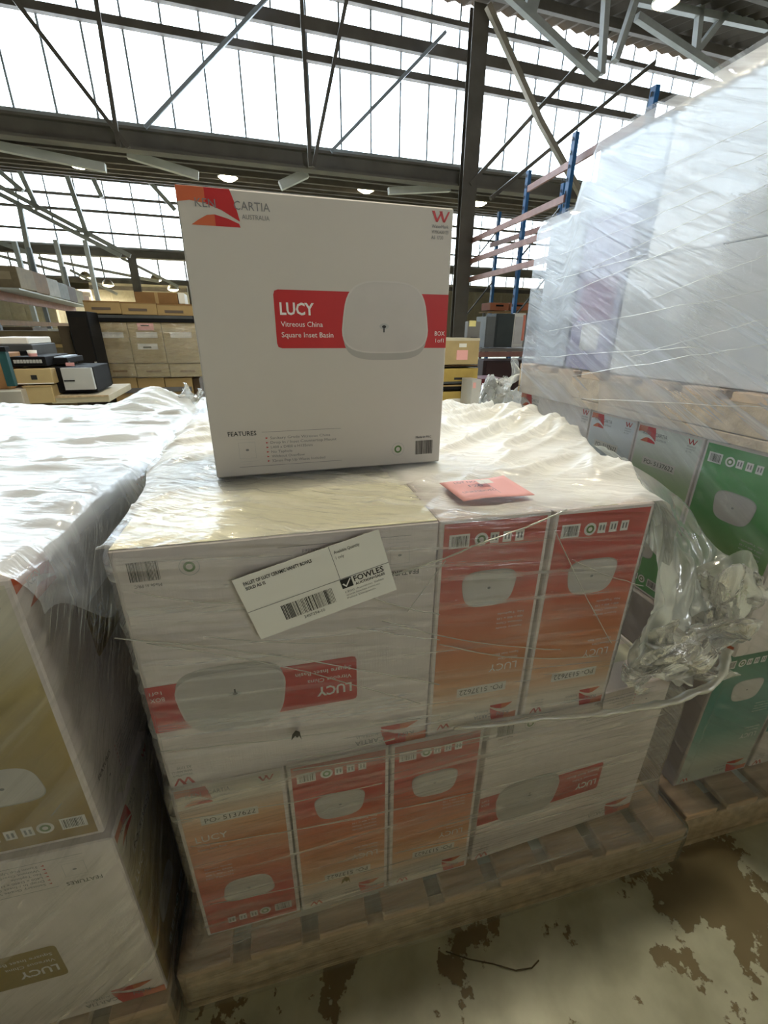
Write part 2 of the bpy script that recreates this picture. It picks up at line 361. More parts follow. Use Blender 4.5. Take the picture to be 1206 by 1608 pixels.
def side_face(pal, w=.19, h=.448, po=True, detail=True):
    P = Prints(); m = .007
    P.rect('printed_panel', pal['grad'], m, m, w-m, h-m, 1)
    logo(P, m, h-m, .058*w/.19, .042)
    wmark(P, w-.045, h-.024, .026)
    cu, cv = w*.51, h*.295
    P.poly('basin_print', BASD, basin_outline(cu, cv-.002, .0525, .0345, .8), 2); P.poly('basin_print', BASL, basin_outline(cu, cv, .0515, .034, .8), 3)
    P.ell('basin_drain_print', GREY, cu, cv-.002, .003, .0025, 10, 4)
    P.text('title_lettering', WH, 'LUCY', .022, h*.665, h=.017, w=.055)
    for i, t in enumerate(('Vitreous China', 'Square Inset Basin')): P.text('subtitle_lettering', WH, t, .022, h*.635-.011*i, h=.0055, w=.0028*len(t))
    for i in range(4): P.text('spec_lettering', WH, ('Sanitary Grade', 'Vitreous China', '400 x 400 x 135', 'No Taphole')[i], .024, h*.48-.010*i, h=.0045, w=.05)
    if po:
        P.rect('order_sticker', ink('sticker', (.70, .67, .62)), w*.2, h*.765, w*.72, h*.812, 2)
        P.text('order_lettering', K, 'PO- 5137622', w*.235, h*.775, h=.0125, w=w*.46, lift=3)
    v0, v1 = .026, .050
    P.rect('icon_strip', WH, w-.05, v0, w-.016, v1, 2); P.barcode('barcode', K, w-.047, v0+.003, w-.019, v1-.003, 14, 3)
    P.ell('icon_strip', WH, w-.07, .038, .0115, .0115, 18, 2); P.ring('icon_lettering', GREEN, w-.07, .038, .004, .0075, 12, 3)
    for i in range(3):
        a = w-.092-.022*i-.008; P.rect('icon_strip', WH, a, v0+.002, a+.015, v1-.003, 2)
        P.rect('icon_lettering', GREY, a+.003, v0+.006, a+.006, v1-.008, 3); P.rect('icon_lettering', GREY, a+.009, v0+.006, a+.012, v1-.008, 3)
    return P
def carton(name, label, cat, x0, y0, z0, sx, sy, sz, faces=(), rz=0, m=None, group=None, flaps=True):
    """a carton with its corner (x0,y0) at front left; faces = (side, prints, upside_down)"""
    b = MB(); b.box(-sx/2, sx/2, -sy/2, sy/2, 0, sz, .0022)
    o = b.build(name, m or paper)
    c, s = math.cos(rz), math.sin(rz)
    o.location = (x0+c*sx/2-s*sy/2, y0+s*sx/2+c*sy/2, z0); o.rotation_euler = (0, 0, rz)
    tag(o, label, cat, group)
    for side, P, flip in faces:
        if side == 'front': O, U, wd = Vector((-sx/2, -sy/2, 0)), Vector((1, 0, 0)), sx
        elif side == 'left': O, U, wd = Vector((-sx/2, sy/2, 0)), Vector((0, -1, 0)), sy
        elif side == 'right': O, U, wd = Vector((sx/2, -sy/2, 0)), Vector((0, 1, 0)), sy
        V = Vector((0, 0, 1))
        if flip: O = O+U*wd+V*sz; U = -U; V = -V
        P.place(o, O, U, V)
    if flaps:   # taped closing flaps on the lid
        long_x = sx >= sy; q = MB()
        if long_x: q.box(-sx/2+.004, sx/2-.004, -.024, .024, sz, sz+.0006)
        else: q.box(-.024, .024, -sy/2+.004, sy/2-.004, sz, sz+.0006)
        q.build('closing_tape', mat('clear_tape', (.66, .64, .52), .3), o)
    return o

# ------------------------------------------------------------------ floor
def floor_material():
    m, t, b = nodes('painted_concrete'); L = t.links.new; N = t.nodes.new
    b.inputs['Roughness'].default_value = .42
    c = N('ShaderNodeTexCoord'); g = N('ShaderNodeNewGeometry')
    n1 = N('ShaderNodeTexNoise'); n1.inputs['Scale'].default_value = 5.5; n1.inputs['Detail'].default_value = 7; n1.inputs['Roughness'].default_value = .62; L(g.outputs['Position'], n1.inputs['Vector'])
    # a worn track where trolleys pass, running out from between the pallets
    sp = N('ShaderNodeSeparateXYZ'); L(g.outputs['Position'], sp.inputs['Vector'])
    a = N('ShaderNodeMath'); a.operation = 'MULTIPLY_ADD'; L(sp.outputs['Y'], a.inputs[0]); a.inputs[1].default_value = .55; a.inputs[2].default_value = -1.18
    a2 = N('ShaderNodeMath'); a2.operation = 'ADD'; L(sp.outputs['X'], a2.inputs[0]); L(a.outputs[0], a2.inputs[1])
    ab = N('ShaderNodeMath'); ab.operation = 'ABSOLUTE'; L(a2.outputs[0], ab.inputs[0])
    mr = N('ShaderNodeMapRange'); mr.inputs['From Min'].default_value = .02; mr.inputs['From Max'].default_value = .30; mr.inputs['To Min'].default_value = .16; mr.inputs['To Max'].default_value = -.02; L(ab.outputs[0], mr.inputs['Value'])
    ad = N('ShaderNodeMath'); ad.operation = 'ADD'; L(n1.outputs['Fac'], ad.inputs[0]); L(mr.outputs['Result'], ad.inputs[1])
    n4 = N('ShaderNodeTexNoise'); n4.inputs['Scale'].default_value = 40; n4.inputs['Detail'].default_value = 3; L(g.outputs['Position'], n4.inputs['Vector'])
    m4 = N('ShaderNodeMath'); m4.operation = 'MULTIPLY_ADD'; L(n4.outputs['Fac'], m4.inputs[0]); m4.inputs[1].default_value = .16; m4.inputs[2].default_value = -.08
    ad2 = N('ShaderNodeMath'); ad2.operation = 'ADD'; L(ad.outputs[0], ad2.inputs[0]); L(m4.outputs[0], ad2.inputs[1])
    r = N('ShaderNodeValToRGB'); r.color_ramp.elements[0].position = .572; r.color_ramp.elements[1].position = .585; L(ad2.outputs[0], r.inputs['Fac'])
    n2 = N('ShaderNodeTexNoise'); n2.inputs['Scale'].default_value = 9; n2.inputs['Detail'].default_value = 5; L(g.outputs['Position'], n2.inputs['Vector'])
    p = N('ShaderNodeValToRGB'); p.color_ramp.elements[0].color = (.50, .50, .36, 1); p.color_ramp.elements[1].color = (.70, .70, .54, 1); p.color_ramp.elements[0].position = .3; p.color_ramp.elements[1].position = .6; L(n2.outputs['Fac'], p.inputs['Fac'])
    q = N('ShaderNodeValToRGB'); q.color_ramp.elements[0].color = (.21, .165, .085, 1); q.color_ramp.elements[1].color = (.33, .265, .15, 1); L(n2.outputs['Fac'], q.inputs['Fac'])
    mx = N('ShaderNodeMixRGB'); L(r.outputs['Color'], mx.inputs[0]); L(p.outputs['Color'], mx.inputs[1]); L(q.outputs['Color'], mx.inputs[2])
    L(mx.outputs[0], b.inputs['Base Color'])
    bu = N('ShaderNodeBump'); bu.inputs['Strength'].default_value = .5; bu.inputs['Distance'].default_value = .002; bu.invert = True; L(r.outputs['Color'], bu.inputs['Height']); L(bu.outputs['Normal'], b.inputs['Normal'])
    return m
fl = MB(); fl.add([B(-30, -14, 0), B(36, -14, 0), B(36, 66, 0), B(-30, 66, 0)], [(0, 1, 2, 3)])
tag(fl.build('floor', floor_material()), 'cream painted concrete warehouse floor with worn brown patches', kind='structure')

# ------------------------------------------------------------------ sawtooth roof: three bays, glass at v = 13, 30.4, 47.8
VZ, RZ, PITCHV, V1 = 5.30, 8.50, 17.4, 13.0
pane_m, t_, b_ = nodes('roof_glass'); t_.nodes.remove(b_)
_t = t_.nodes.new('ShaderNodeBsdfTransparent'); _t.inputs['Color'].default_value = (.86, .93, .97, 1)
_l = t_.nodes.new('ShaderNodeBsdfTranslucent'); _l.inputs['Color'].default_value = (.9, .95, 1, 1)
_g = t_.nodes.new('ShaderNodeBsdfGlossy'); _g.inputs['Roughness'].default_value = .2
_x = t_.nodes.new('ShaderNodeMixShader'); _x.inputs[0].default_value = .25; t_.links.new(_t.outputs[0], _x.inputs[1]); t_.links.new(_l.outputs[0], _x.inputs[2])
_y = t_.nodes.new('ShaderNodeMixShader'); _y.inputs[0].default_value = .03; t_.links.new(_x.outputs[0], _y.inputs[1]); t_.links.new(_g.outputs[0], _y.inputs[2])
t_.links.new(_y.outputs[0], t_.nodes['Material Output'].inputs['Surface'])
barm = mat('glazing_bar', (.30, .33, .36), .5, var=.1)
def bbox_mesh(name, u0, u1, v0, v1, z0, z1, m, parent=None):
    b = MB(); c = [B(u, v, z) for z in (z0, z1) for v in (v0, v1) for u in (u0, u1)]
    b.add(c, [(0, 2, 3, 1), (4, 5, 7, 6), (0, 1, 5, 4), (2, 6, 7, 3), (0, 4, 6, 2), (1, 3, 7, 5)])
    return b.build(name, m, parent)
def glazing(n, v, u0, u1, step, rails, label):
    root = bbox_mesh('window_%d' % n, u0, u1, v-.05, v+.05, VZ-.02, VZ+.1, steel_g); tag(root, label, kind='structure')
    k = int(round((u1-u0)/step))
    pm = None
    for i in range(k):
        a = u0+i*step; jag = .05*random.random()
        bbox_mesh('pane', a+.012, a+step-.012, v-.006, v+.006, VZ+.1, RZ-.12-jag, pane_m, root)
        bbox_mesh('glazing_bar', a-.028*step, a+.028*step, v-.03, v+.02, VZ+.1, RZ, barm, root)
    for z, th in rails: bbox_mesh('rail', u0, u1, v-.16, v-.02, z-th/2, z+th/2, steel_d, root)
    return root
glazing(1, V1, -27.0, 24.0, .75, ((6.98, .14), (7.53, .23), (8.08, .10)), 'tall roof window above the nearest brown beam')
glazing(2, V1+PITCHV, -20, 27, 1.3, ((6.95, .12), (6.0, .10), (7.6, .12)), 'second roof window farther back behind the nearest beam')
glazing(3, V1+2*PITCHV, -30, 36, 2.2, ((6.95, .12),), 'farthest narrow strip of roof window')
def slope(v0, z0, v1, z1, u0, u1, name, label):
    n = 320; P = [[], []]
    for i in range(n+1):
        u = lerp(u0, u1, i/n); d = .035*math.cos(math.pi*i)
        P[0].append(B(u, v0, z0+d)); P[1].append(B(u, v1, z1+d))
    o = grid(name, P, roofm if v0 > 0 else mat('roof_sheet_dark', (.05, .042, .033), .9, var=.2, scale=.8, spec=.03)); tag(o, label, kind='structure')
    for p in o.data.polygons: p.use_smooth = False
    for k in range(7):      # purlins under the sheets
        t = (k+.5)/7; bbox_mesh('purlin', u0, u1, lerp(v0, v1, t)-.06, lerp(v0, v1, t)+.06, lerp(z0, z1, t)-.24, lerp(z0, z1, t)-.05, steel_d, o)
    return o
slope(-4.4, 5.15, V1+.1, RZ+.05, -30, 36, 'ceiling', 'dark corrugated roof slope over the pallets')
slope(V1+.1, 5.15, V1+PITCHV+.1, RZ+.05, -30, 36, 'ceiling', 'corrugated roof slope between first and second roof windows')
slope(V1+PITCHV+.1, 5.15, V1+2*PITCHV+.1, RZ+.05, -30, 36, 'ceiling', 'corrugated roof slope behind the second roof window')
slope(V1+2*PITCHV+.1, 5.15, 66, RZ+.05, -30, 36, 'ceiling', 'farthest corrugated roof slope')
for n, v in ((1, V1), (2, V1+PITCHV), (3, V1+2*PITCHV)):
    b = MB(); h0, h1 = 4.90, 5.30
    for (va, vb, za, zb) in ((v-.16, v+.16, h1-.05, h1), (v-.16, v+.16, h0, h0+.05), (v-.03, v+.03, h0+.05, h1-.05)):
        c = [B(u, vv, z) for z in (za, zb) for vv in (va, vb) for u in (-30, 36)]
        b.add(c, [(0, 2, 3, 1), (4, 5, 7, 6), (0, 1, 5, 4), (2, 6, 7, 3), (0, 4, 6, 2), (1, 3, 7, 5)])
    tag(b.build('trim_%d' % n, mat('beam_brown', (.13, .115, .095), .6, var=.2, scale=1.5)), ('nearest', 'middle', 'farthest')[n-1]+' brown steel valley beam under roof window', kind='structure')
beige = mat('far_wall_paint', (.36, .31, .21), .7, var=.1, scale=.3)
tag(bbox_mesh('wall_back', -30, 36, 65.8, 66, 0, 9, beige), 'beige far end wall of the warehouse', kind='structure')
wf = bbox_mesh('wall_front', -30, 36, -9.2, -9, 5.05, 5.2, beige); tag(wf, 'warehouse wall behind the viewer with an opening added to light the carton fronts', kind='structure')
bbox_mesh('wall_section', -30, 36, -9.2, -9, 0, 1.5, beige, wf); bbox_mesh('wall_section', -30, 3.6, -9.2, -9, 1.5, 5.05, beige, wf); bbox_mesh('wall_section', 6.8, 36, -9.2, -9, 1.5, 5.05, beige, wf)  # sections leave an unseen opening, added to light the carton fronts
tag(bbox_mesh('ceiling', -30, 36, -9.2, -4.3, 5.2, 5.3, roofm), 'flat roof behind the viewer', kind='structure')
tag(bbox_mesh('wall_light_block', -14, 16, -4.6, -4.45, 0, 2.6, beige), 'added unseen partition behind the viewer that shades the lower cartons', kind='structure')  # added out of view to keep low light off the lower cartons
tag(bbox_mesh('wall_left', -30.2, -30, -9.2, 66, 0, 9, beige), 'left side wall of the warehouse', kind='structure')
tag(bbox_mesh('wall_right', 36, 36.2, -9.2, 66, 0, 9, beige), 'right side wall of the warehouse', kind='structure')

# steel column under the first beam, I-section
def column(u, v, z1, wd, label):
    root = empty('steel_column', B(u, v, 0), BETA); tag(root, label, 'column')
    MB().box(-wd/2, wd/2, -.11, -.09, 0, z1).build('flange', steel_d, root); MB().box(-wd/2, wd/2, .09, .11, 0, z1).build('flange', steel_d, root)
    MB().box(-.015, .015, -.09, .09, 0, z1).build('web', steel_d, root); MB().box(-wd*.8, wd*.8, -.2, .2, 0, .03).build('base_plate', steel_d, root)
    return root
column(uvz(741, 200, V1-.35)[0], V1-.35, 8.35, .42, 'thick brown steel column rising behind the white carton')
column(uvz(213, 430, V1+PITCHV)[0], V1+PITCHV-.3, 5.0, .4, 'distant steel column left of the white carton')

def truss(name, label, segs, v, m, th=.09):
    """one braced frame, its members read off at depth v"""
    c = [bp(*s[:2], s[4] if len(s) > 4 else v) for s in segs]
    root = empty(name, c[0]); tag(root, label, 'roof frame')
    for s in segs:
        vv = s[4] if len(s) > 4 else v; vb = s[5] if len(s) > 5 else vv
        tt = s[6] if len(s) > 6 else th
        a = bp(s[0], s[1], vv)-root.location; b = bp(s[2], s[3], vb)-root.location
        MB().bar(a, b, tt, tt).build('strut', m, root)
    return root
v_ = V1-.45
truss('window_bracing', 'dark cross bracing at left of the nearest roof window', [(8, -20, 202, 232), (146, -30, 187, 232)], v_, steel_d, .08)
truss('window_bracing', 'thin pale brace crossing the nearest roof window at left', [(430, -15, 228, 200)], v_, mat('brace_pale', (.28, .31, .35), .5), .07)
truss('window_bracing', 'thin pale brace in the roof window left of the steel column', [(700, 50, 520, 238)], v_, mat('brace_pale', (.28, .31, .35), .5), .07)
truss('window_bracing', 'dark bracing in the middle of the nearest roof window', [(472, -20, 487, 262), (548, -20, 492, 262)], v_, steel_d, .08)
truss('window_bracing', 'crossed struts right of the brown steel column', [(1010, -10, 738, 290), (1028, 98, 770, 312)], v_, steel_d, .09)
truss('window_bracing', 'pale bent strut between steel column and blue rack', [(766, 8, 848, 190), (848, 190, 926, 330)], v_-.3, mat('strut_tan', (.26, .22, .17), .6), .13)
truss('roof_truss', 'pale grey roof truss at top right over the wrapped load', [(792, -14, 938, 122), (952, -10, 944, 118), (1004, -20, 966, 96), (1000, 26, 1148, 124), (1100, 6, 1092, 82), (1162, -8, 1096, 78), (1000, 0, 1206, 44), (828, 18, 836, -20), (836, 20, 846, -20)], 10.5, mat('truss_grey', (.34, .35, .34), .5), .13)
truss('roof_strut', 'white strut slung under the first beam at far left', [(-20, 226, 166, 264)], V1+1.2, steel_w, .17)
truss('roof_strut', 'white strut under the first beam above the carton logo', [(200, 242, 312, 276)], V1+1.2, steel_w, .17)
truss('roof_strut', 'short white strut under the first beam behind the carton', [(440, 292, 482, 272)], V1+1.0, steel_w, .2)
truss('roof_strut', 'white bracket left of steel column under the first beam', [(610, 300, 706, 296)], V1+1.0, steel_w, .16)
truss('distant_roof_frame', 'thin struts crossing the second roof window at left', [(-10, 288, 205, 402), (-10, 300, 190, 402), (0, 270, 36, 300), (28, 262, 60, 330), (105, 275, 138, 372), (138, 262, 160, 310), (30, 318, 52, 432), (0, 381, 42, 396), (225, 275, 275, 330)], V1+PITCHV-2, steel_g, .2)
truss('distant_roof_frame', 'thin struts hanging below the second roof beam', [(60, 405, 250, 442), (110, 424, 184, 462), (190, 405, 280, 450), (0, 402, 100, 428)], V1+PITCHV+4, steel_g, .16)
for k, (x, y0, y1, lb) in enumerate(((50, 400, 480, 'leftmost pale upright post in the far racking'), (112, 398, 480, 'pale upright post in far racking, second from left'), (147, 398, 440, 'short pale upright post in far racking'))):
    a = bp(x, y1, 22); b = bp(x-6, y0-20, 22); a = Vector((a.x, a.y, .06)); b = Vector((a.x, a.y, b.z)); o = empty('rack_post', a); tag(o, lb, 'post')
    MB().bar((0, 0, 0), b-a, .15).build('post', mat('galvanised', (.33, .36, .37), .5), o); MB().bar((-.3, 0, -.1), (.3, 0, -.1), .3, .08).build('foot_plate', steel_g, o)

# ------------------------------------------------------------------ lamps
lampm = mat('lamp_lens', (1, .95, .8), .4, emit=(1, .86, .58, 30)); housing = mat('lamp_housing', (.25, .23, .17), .4, metal=.5)
def lamp(px, py, v, r, label, group, power=0, uv=None):
    loc = B(*uv) if uv else bp(px, py, v)
    root = empty('ceiling_lamp', loc); tag(root, label, 'lamp', group)
    MB().lathe([(r*.95, 0), (r, .02*r/.2), (r*.75, .6*r), (r*.35, .95*r), (.001, 1.0*r)], 18).build('housing', housing, root, True)
    MB().lathe([(.001, -.30*r), (r*.5, -.24*r), (r*.9, 0.0)], 18).build('lens', lampm, root, True)
    MB().tube([(0, 0, r), (0, 0, r+.9)], .02, 6).build('hanger', steel_d, root)
    if power:
        ld = bpy.data.lights.new('lamp_light', 'SPOT'); ld.energy = power; ld.color = (1, .91, .72); ld.spot_size = 2.6; ld.spot_blend = .6; ld.shadow_soft_size = r
        lo = bpy.data.objects.new('lamp_light', ld); COL.objects.link(lo); lo.parent = root; lo.location = (0, 0, -.05*r-.02)
    return root
for k, (x, y) in enumerate(((123, 258), (358, 279), (575, 298), (752, 319), (908, 333))):
    lamp(x, y, 18.6, .34, ('round lamp under the roof above the left background goods', 'round lamp just above the white carton\'s left half', 'round lamp just above the white carton\'s right half', 'round lamp beside the brown steel column', 'round lamp between blue rack upright and wrapped load')[k], 'lamps under the second roof slope', 500)
for k, (x, y) in enumerate(((18, 432), (66, 445), (135, 436), (170, 448), (245, 440), (272, 455))):
    lamp(x, y, 36, .36, ('far lamp nearest the left picture edge', 'far lamp above the black keyboards', 'far lamp in upper row above the black cabinet', 'far lamp in lower row above the carton stack', 'far lamp in upper row left of the white carton', 'far lamp above the flat brown carton')[k], 'small lamps far away at left', 2500)
lamp(1046, 4, 8.0, .22, 'round lamp at the top edge over the wrapped load', 'lamps over the pallets', 120)
for k, (u, v) in enumerate(((2.0, 1.3), (.6, 1.15), (-.6, 3.4))):
    lamp(0, 0, 0, .22, ('round lamp hanging between the middle and right pallets', 'round lamp hanging over the middle pallet', 'round lamp hanging behind the middle pallet')[k], 'lamps over the pallets', 400, (u, v, 5.0))

# ------------------------------------------------------------------ pallets
def pallet(label, x0, y0, sx, sy, z0=0, h=.138, boards=9, rz=0, m=wood, m2=wood_b):
    root = empty('pallet', (x0, y0, z0), rz); tag(root, label, 'pallet')
    t = .02; bw = (sx-(boards-1)*.036)/boards
    dm = MB().box(0, bw, 0, sy, h-t, h, .002).mesh('deck_board')
    for k in range(boards): o = link('deck_board', dm, m2, root); o.location = (k*(bw+.036), .0, -random.random()*.002)
    sm = MB().box(0, sx, 0, .02, .024, h-t, .002).mesh('stringer')
    for y in (.001, sy/2-.01, sy-.021): o = link('stringer', sm, m, root); o.location = (0, y, 0)
    lm = MB().box(0, sx, 0, .1, 0, .022, .002).mesh('base_board')
    for y in (0, sy/2-.05, sy-.1): o = link('base_board', lm, m, root); o.location = (0, y, 0)
    return root
pallet('wooden pallet under the red and orange cartons in the middle', -.055, -.048, 1.21, 1.16)
pallet('wooden pallet at far left under the ochre cartons', -1.27, -.075, 1.2, 1.2, h=.115)
pallet('wooden pallet at right under the green and teal cartons', 1.175, -.025, 1.2, 1.2)

# ------------------------------------------------------------------ cartons of the middle pallet
PH, CH = .140, .447
MID = PH+CH+.002; TOPZ = MID+CH
R_ = PAL['red']
carton('carton', 'white carton upside down with red band, behind the barcode sticker', 'carton', 0.001, 0, MID, .448, .19, CH, [('front', big_face(R_, .448, CH), True)], m=paper)
MB().box(-.222, .222, -.093, .093, CH+.0007, CH+.0014).build('lid_warm_tint', mat('lid_lamplit_cream', (.82, .80, .60), .5, var=.04), bpy.data.objects['carton'])  # thin layer on the lid, warm lamp light painted in as cream
carton('carton', 'narrow red-orange carton upside down right of the barcode sticker', 'carton', .452, .002, MID, .189, .448, CH, [('front', side_face(R_, .189, CH), True)])
carton('carton', 'red-orange carton upside down at the right end of upper layer', 'carton', .645, -.002, MID, .189, .448, CH, [('front', side_face(R_, .189, CH), True)])
carton('carton', 'upright orange carton with PO sticker at bottom left of the stack', 'carton', -.003, .001, PH, .189, .448, CH, [('front', side_face(R_, .189, CH), False)])
carton('carton', 'upside-down orange carton in lower layer, second from left', 'carton', .190, .0, PH, .188, .448, CH, [('front', side_face(R_, .188, CH), True)])
carton('carton', 'upside-down orange carton in lower layer, beside the wide white carton', 'carton', .382, .0, PH, .188, .448, CH, [('front', side_face(R_, .188, CH), True)])
carton('carton', 'white carton with red band at bottom right of the stack', 'carton', .585, .006, PH, .46, .19, CH, [('front', big_face(R_, .46, CH), True)], rz=math.radians(3.0))
# cartons whose lids show under the film behind
for k, lb in ((1, 'cream carton lid under the standing white carton'), (2, 'cream carton lid just behind the standing white carton'), (3, 'cream carton lid second row behind the standing white carton'), (4, 'cream carton lid at the back left of the stack')):
    carton('carton', lb, 'carton', .0, .194*k, MID, .446, .19, CH-.002*k, m=cream)
for k, (x, lb) in enumerate(((.452, 'carton lid under white film right of the standing carton'), (.645, 'carton lid under white film behind the pink slip'), (.834, 'carton at the back right corner under white film'))):
    carton('carton', lb, 'carton', x, .455, MID, .186 if k < 2 else .16, .448, CH-.004, m=cream)

# the display carton standing on top
tb = carton('carton', 'white carton standing alone on top of the wrapped stack', 'carton', .1067, .2653, TOPZ+.006, .4476, .185, .4536, [('front', big_face(R_, .4476, .4536), False)], rz=.0499, m=mat('carton_white_backlit', (.58, .545, .51), .5, var=.02, scale=3))  # greyer white: the backlit shade on its front is put into the colour

# ------------------------------------------------------------------ film on the middle pallet
f_main = film('stretch_film_clear', angle=.06, base=.07, streak=.42, gloss=.12, rough=.13, freq=(1.1, 34), bump=.5)
f_low = film('stretch_film_many_layers', angle=-.04, base=.11, streak=.40, gloss=.14, rough=.16, freq=(1.0, 44), bump=.5, tint=(.80, .78, .70))
f_top = film('top_film', angle=.5, base=.05, streak=.40, gloss=.2, rough=.16, freq=(2.0, 22), bump=.6, tint=(.95, .96, .94), use_dens=True, trans=.2)
def perimeter(x0, x1, y0, y1, r, step=.02):
    pts = []
    def seg(a, b):
        n = max(2, int((Vector(b)-Vector(a)).length/step))
        for k in range(n): pts.append(tuple(Vector(a).lerp(Vector(b), k/n)))
    def arc(cx, cy, a0):
        for k in range(6):
            a = a0+math.pi/2*k/6; pts.append((cx+r*math.cos(a), cy+r*math.sin(a)))
    seg((x0+r, y0), (x1-r, y0)); arc(x1-r, y0+r, -math.pi/2); seg((x1, y0+r), (x1, y1-r)); arc(x1-r, y1-r, 0)
    seg((x1-r, y1), (x0+r, y1)); arc(x0+r, y1-r, math.pi/2); seg((x0, y1-r), (x0, y0+r)); arc(x0+r, y0+r, math.pi)
    return pts
def wrap(name, rects, m, amp=.003, seed=0, parent=None, step=.018, dz=.012):
    """film wound round a load: rects = (z, x0, x1, y0, y1) from bottom to top"""
    rows = []; base = perimeter(0, 1, 0, 1, .02, .02); n = len(base)
    zs = []
    for a, b in zip(rects[:-1], rects[1:]):
        k = max(1, int(abs(b[0]-a[0])/dz)) if abs(b[0]-a[0]) > .001 else 2
        for i in range(k): zs.append([lerp(p, q, i/k) for p, q in zip(a, b)])
    zs.append(list(rects[-1]))
    for (z, x0, x1, y0, y1) in zs:
        row = []
        for (bx, by) in base:
            x, y = lerp(x0, x1, bx), lerp(y0, y1, by)
            nx, ny = bx-.5, by-.5
            if abs(nx) > abs(ny): nrm = (math.copysign(1, nx), 0)
            else: nrm = (0, math.copysign(1, ny))
            sgl = (x+y) if True else 0
            d = amp*(ridge(sgl*2.2+seed, z*26+sgl*1.5, seed)*.6+ns(sgl*5, z*60, seed+3)*.5)
            d = max(d, -amp*.4)
            row.append((x+nrm[0]*d, y+nrm[1]*d, z))
        rows.append(row)
    ln = [0]
    for i in range(1, n): ln.append(ln[-1]+(Vector(rows[0][i])-Vector(rows[0][i-1])).length)
    return grid(name, rows, m, uv=lambda i, j: (ln[j], rows[i][j][2]), parent=parent, closed=True)
g = .007
sw = wrap('stretch_wrap', [(MID-.03, -.012, .842, -.009, .93), (MID+.02, -g, .84, -g, .92), (TOPZ-.01, -g, .84, -g, .92), (TOPZ+.003, -.003, .836, -.003, .918)], f_main, seed=1)
tag(sw, 'clear stretch film round the upper layer of red cartons', 'stretch film')
sl = wrap('stretch_wrap', [(.012, -.062, 1.165, -.058, 1.12), (.10, -.062, 1.165, -.058, 1.12), (.138, -.06, 1.162, -.056, 1.12), (.20, -.02, 1.08, -.022, 1.0), (.30, -.012, 1.065, -.012, .96), (MID-.02, -.012, 1.06, -.011, .95), (MID+.015, -.009, 1.0, -.010, .94)], f_low, seed=5)
tag(sl, 'layered stretch film round the lower cartons and wooden pallet', 'stretch film')
# dark torn bits caught in the film
for nm, x, z, s, lb in (('film_tear', .213, MID+.083, .014, 'small dark torn scrap in the film below the printed basin'), ('film_tear', .285, .235, .016, 'ochre torn scrap in the film on the lower orange carton')):
    pts = [(x+s*a, z+s*b) for a, b in ((-.6, -.5), (-.45, .3), (.0, .9), (.45, .55), (.6, -.7), (.35, .0), (.1, -.3), (-.1, .1))]
    b = MB(); b.add([(p[0], -.0145, p[1]) for p in pts]+[(p[0], -.0135, p[1]) for p in pts], [tuple(range(8)), tuple(range(15, 7, -1))]+[(i, (i+1) % 8, 8+(i+1) % 8, 8+i) for i in range(8)])
    tag(b.build(nm, mat('scrap_'+str(int(z*100)), (.06, .055, .045) if z > .5 else (.22, .15, .03), .6)), lb, 'scrap')

# top sheet: heavy milky film pulled over the lids, lifted in folds and falling off at the right
def rb(y): return lerp(lerp(.848, .90, ss(0, .15, y)), 1.005, ss(.15, .46, y))
NX, NY = 150, 130; rows = []; den = []
for j in range(NY+1):
    y = lerp(-.006, 1.0, (j/NY)**1.15); row = []; dr = []
    X1 = rb(y); X0 = lerp(-.008, -.075, ss(.18, .55, y))
    for i in range(NX+1):
        t = i/NX
        if t < .86:
            x = lerp(X0, X1, t/.86); z = TOPZ+.003
            fold = max(0, ridge(x*2.2+y*1.2, y*7-x*4.5, 2.0))**4; cr = max(0, ridge(x*4+y*3, y*17-x*11, 6.0))**5+.5*max(0, ridge(x*11-y*2, y*4+x*3, 8.0))**6
            amp = .005+.012*ss(.35, .8, x)*ss(.04, .2, y)+.010*ss(.3, .6, y)
            z += amp*fold+(.0012+.22*amp)*cr+.0004*ns(x*40, y*40)
            if x < 0: z -= .03*ss(0, -.08, x)
            z += .03*math.exp(-((x-.97)/.06)**2-((y-.62)/.2)**2)
            z += .02*math.exp(-((x-.9)/.12)**2-((y-.16)/.06)**2)
            z = max(z, TOPZ+.0025) if x > 0 else z
            ins = ss(.07, .15, x)*(1-ss(.55, .62, x))*ss(.22, .26, y)*(1-ss(.5, .6, y))      # pressed flat under the standing carton
            z = lerp(z, TOPZ+.003, ins)
        else:
            q = (t-.86)/.14; x = X1+.05*math.sin(q*1.5)+.02*ns(y*9, q*3)*q; z = TOPZ+.003-.24*q**1.5*(.55+.45*ss(.3, .5, y)); z += .004*ns(y*25, q*8)
        row.append((x, y, z))
        d = .04+.62*ss(.28, .50, y+.10*ns(x*6, y*6))
        d = max(d, .72*ss(.45, .55, x+.25*y+.06*ns(x*5, y*9, 3))*ss(-.02, .05, y+.03*ns(x*14, 2)))
        d = max(d, .5*ss(.16, .02, x-.05+.25*(y-.1))*ss(.05, .16, y)); d += .10*ss(.03, -.0, y)
        if t > .86: d = lerp(d, .12, ss(.86, .92, t))
        dr.append(d)
    rows.append(row); den.append(dr)
def arcuv(rows):
    out = []
    for r in rows:
        l = [0.0]
        for k in range(1, len(r)): l.append(l[-1]+(Vector(r[k])-Vector(r[k-1])).length)
        out.append([(a, Vector(r[k]).y) for k, a in enumerate(l)])
    return lambda i, j: out[i][j]
ts = grid('top_sheet', rows, f_top, uv=arcuv(rows), dens=lambda i, j: den[i][j]); tag(ts, 'crumpled milky plastic sheet over the middle stack', 'plastic sheet')

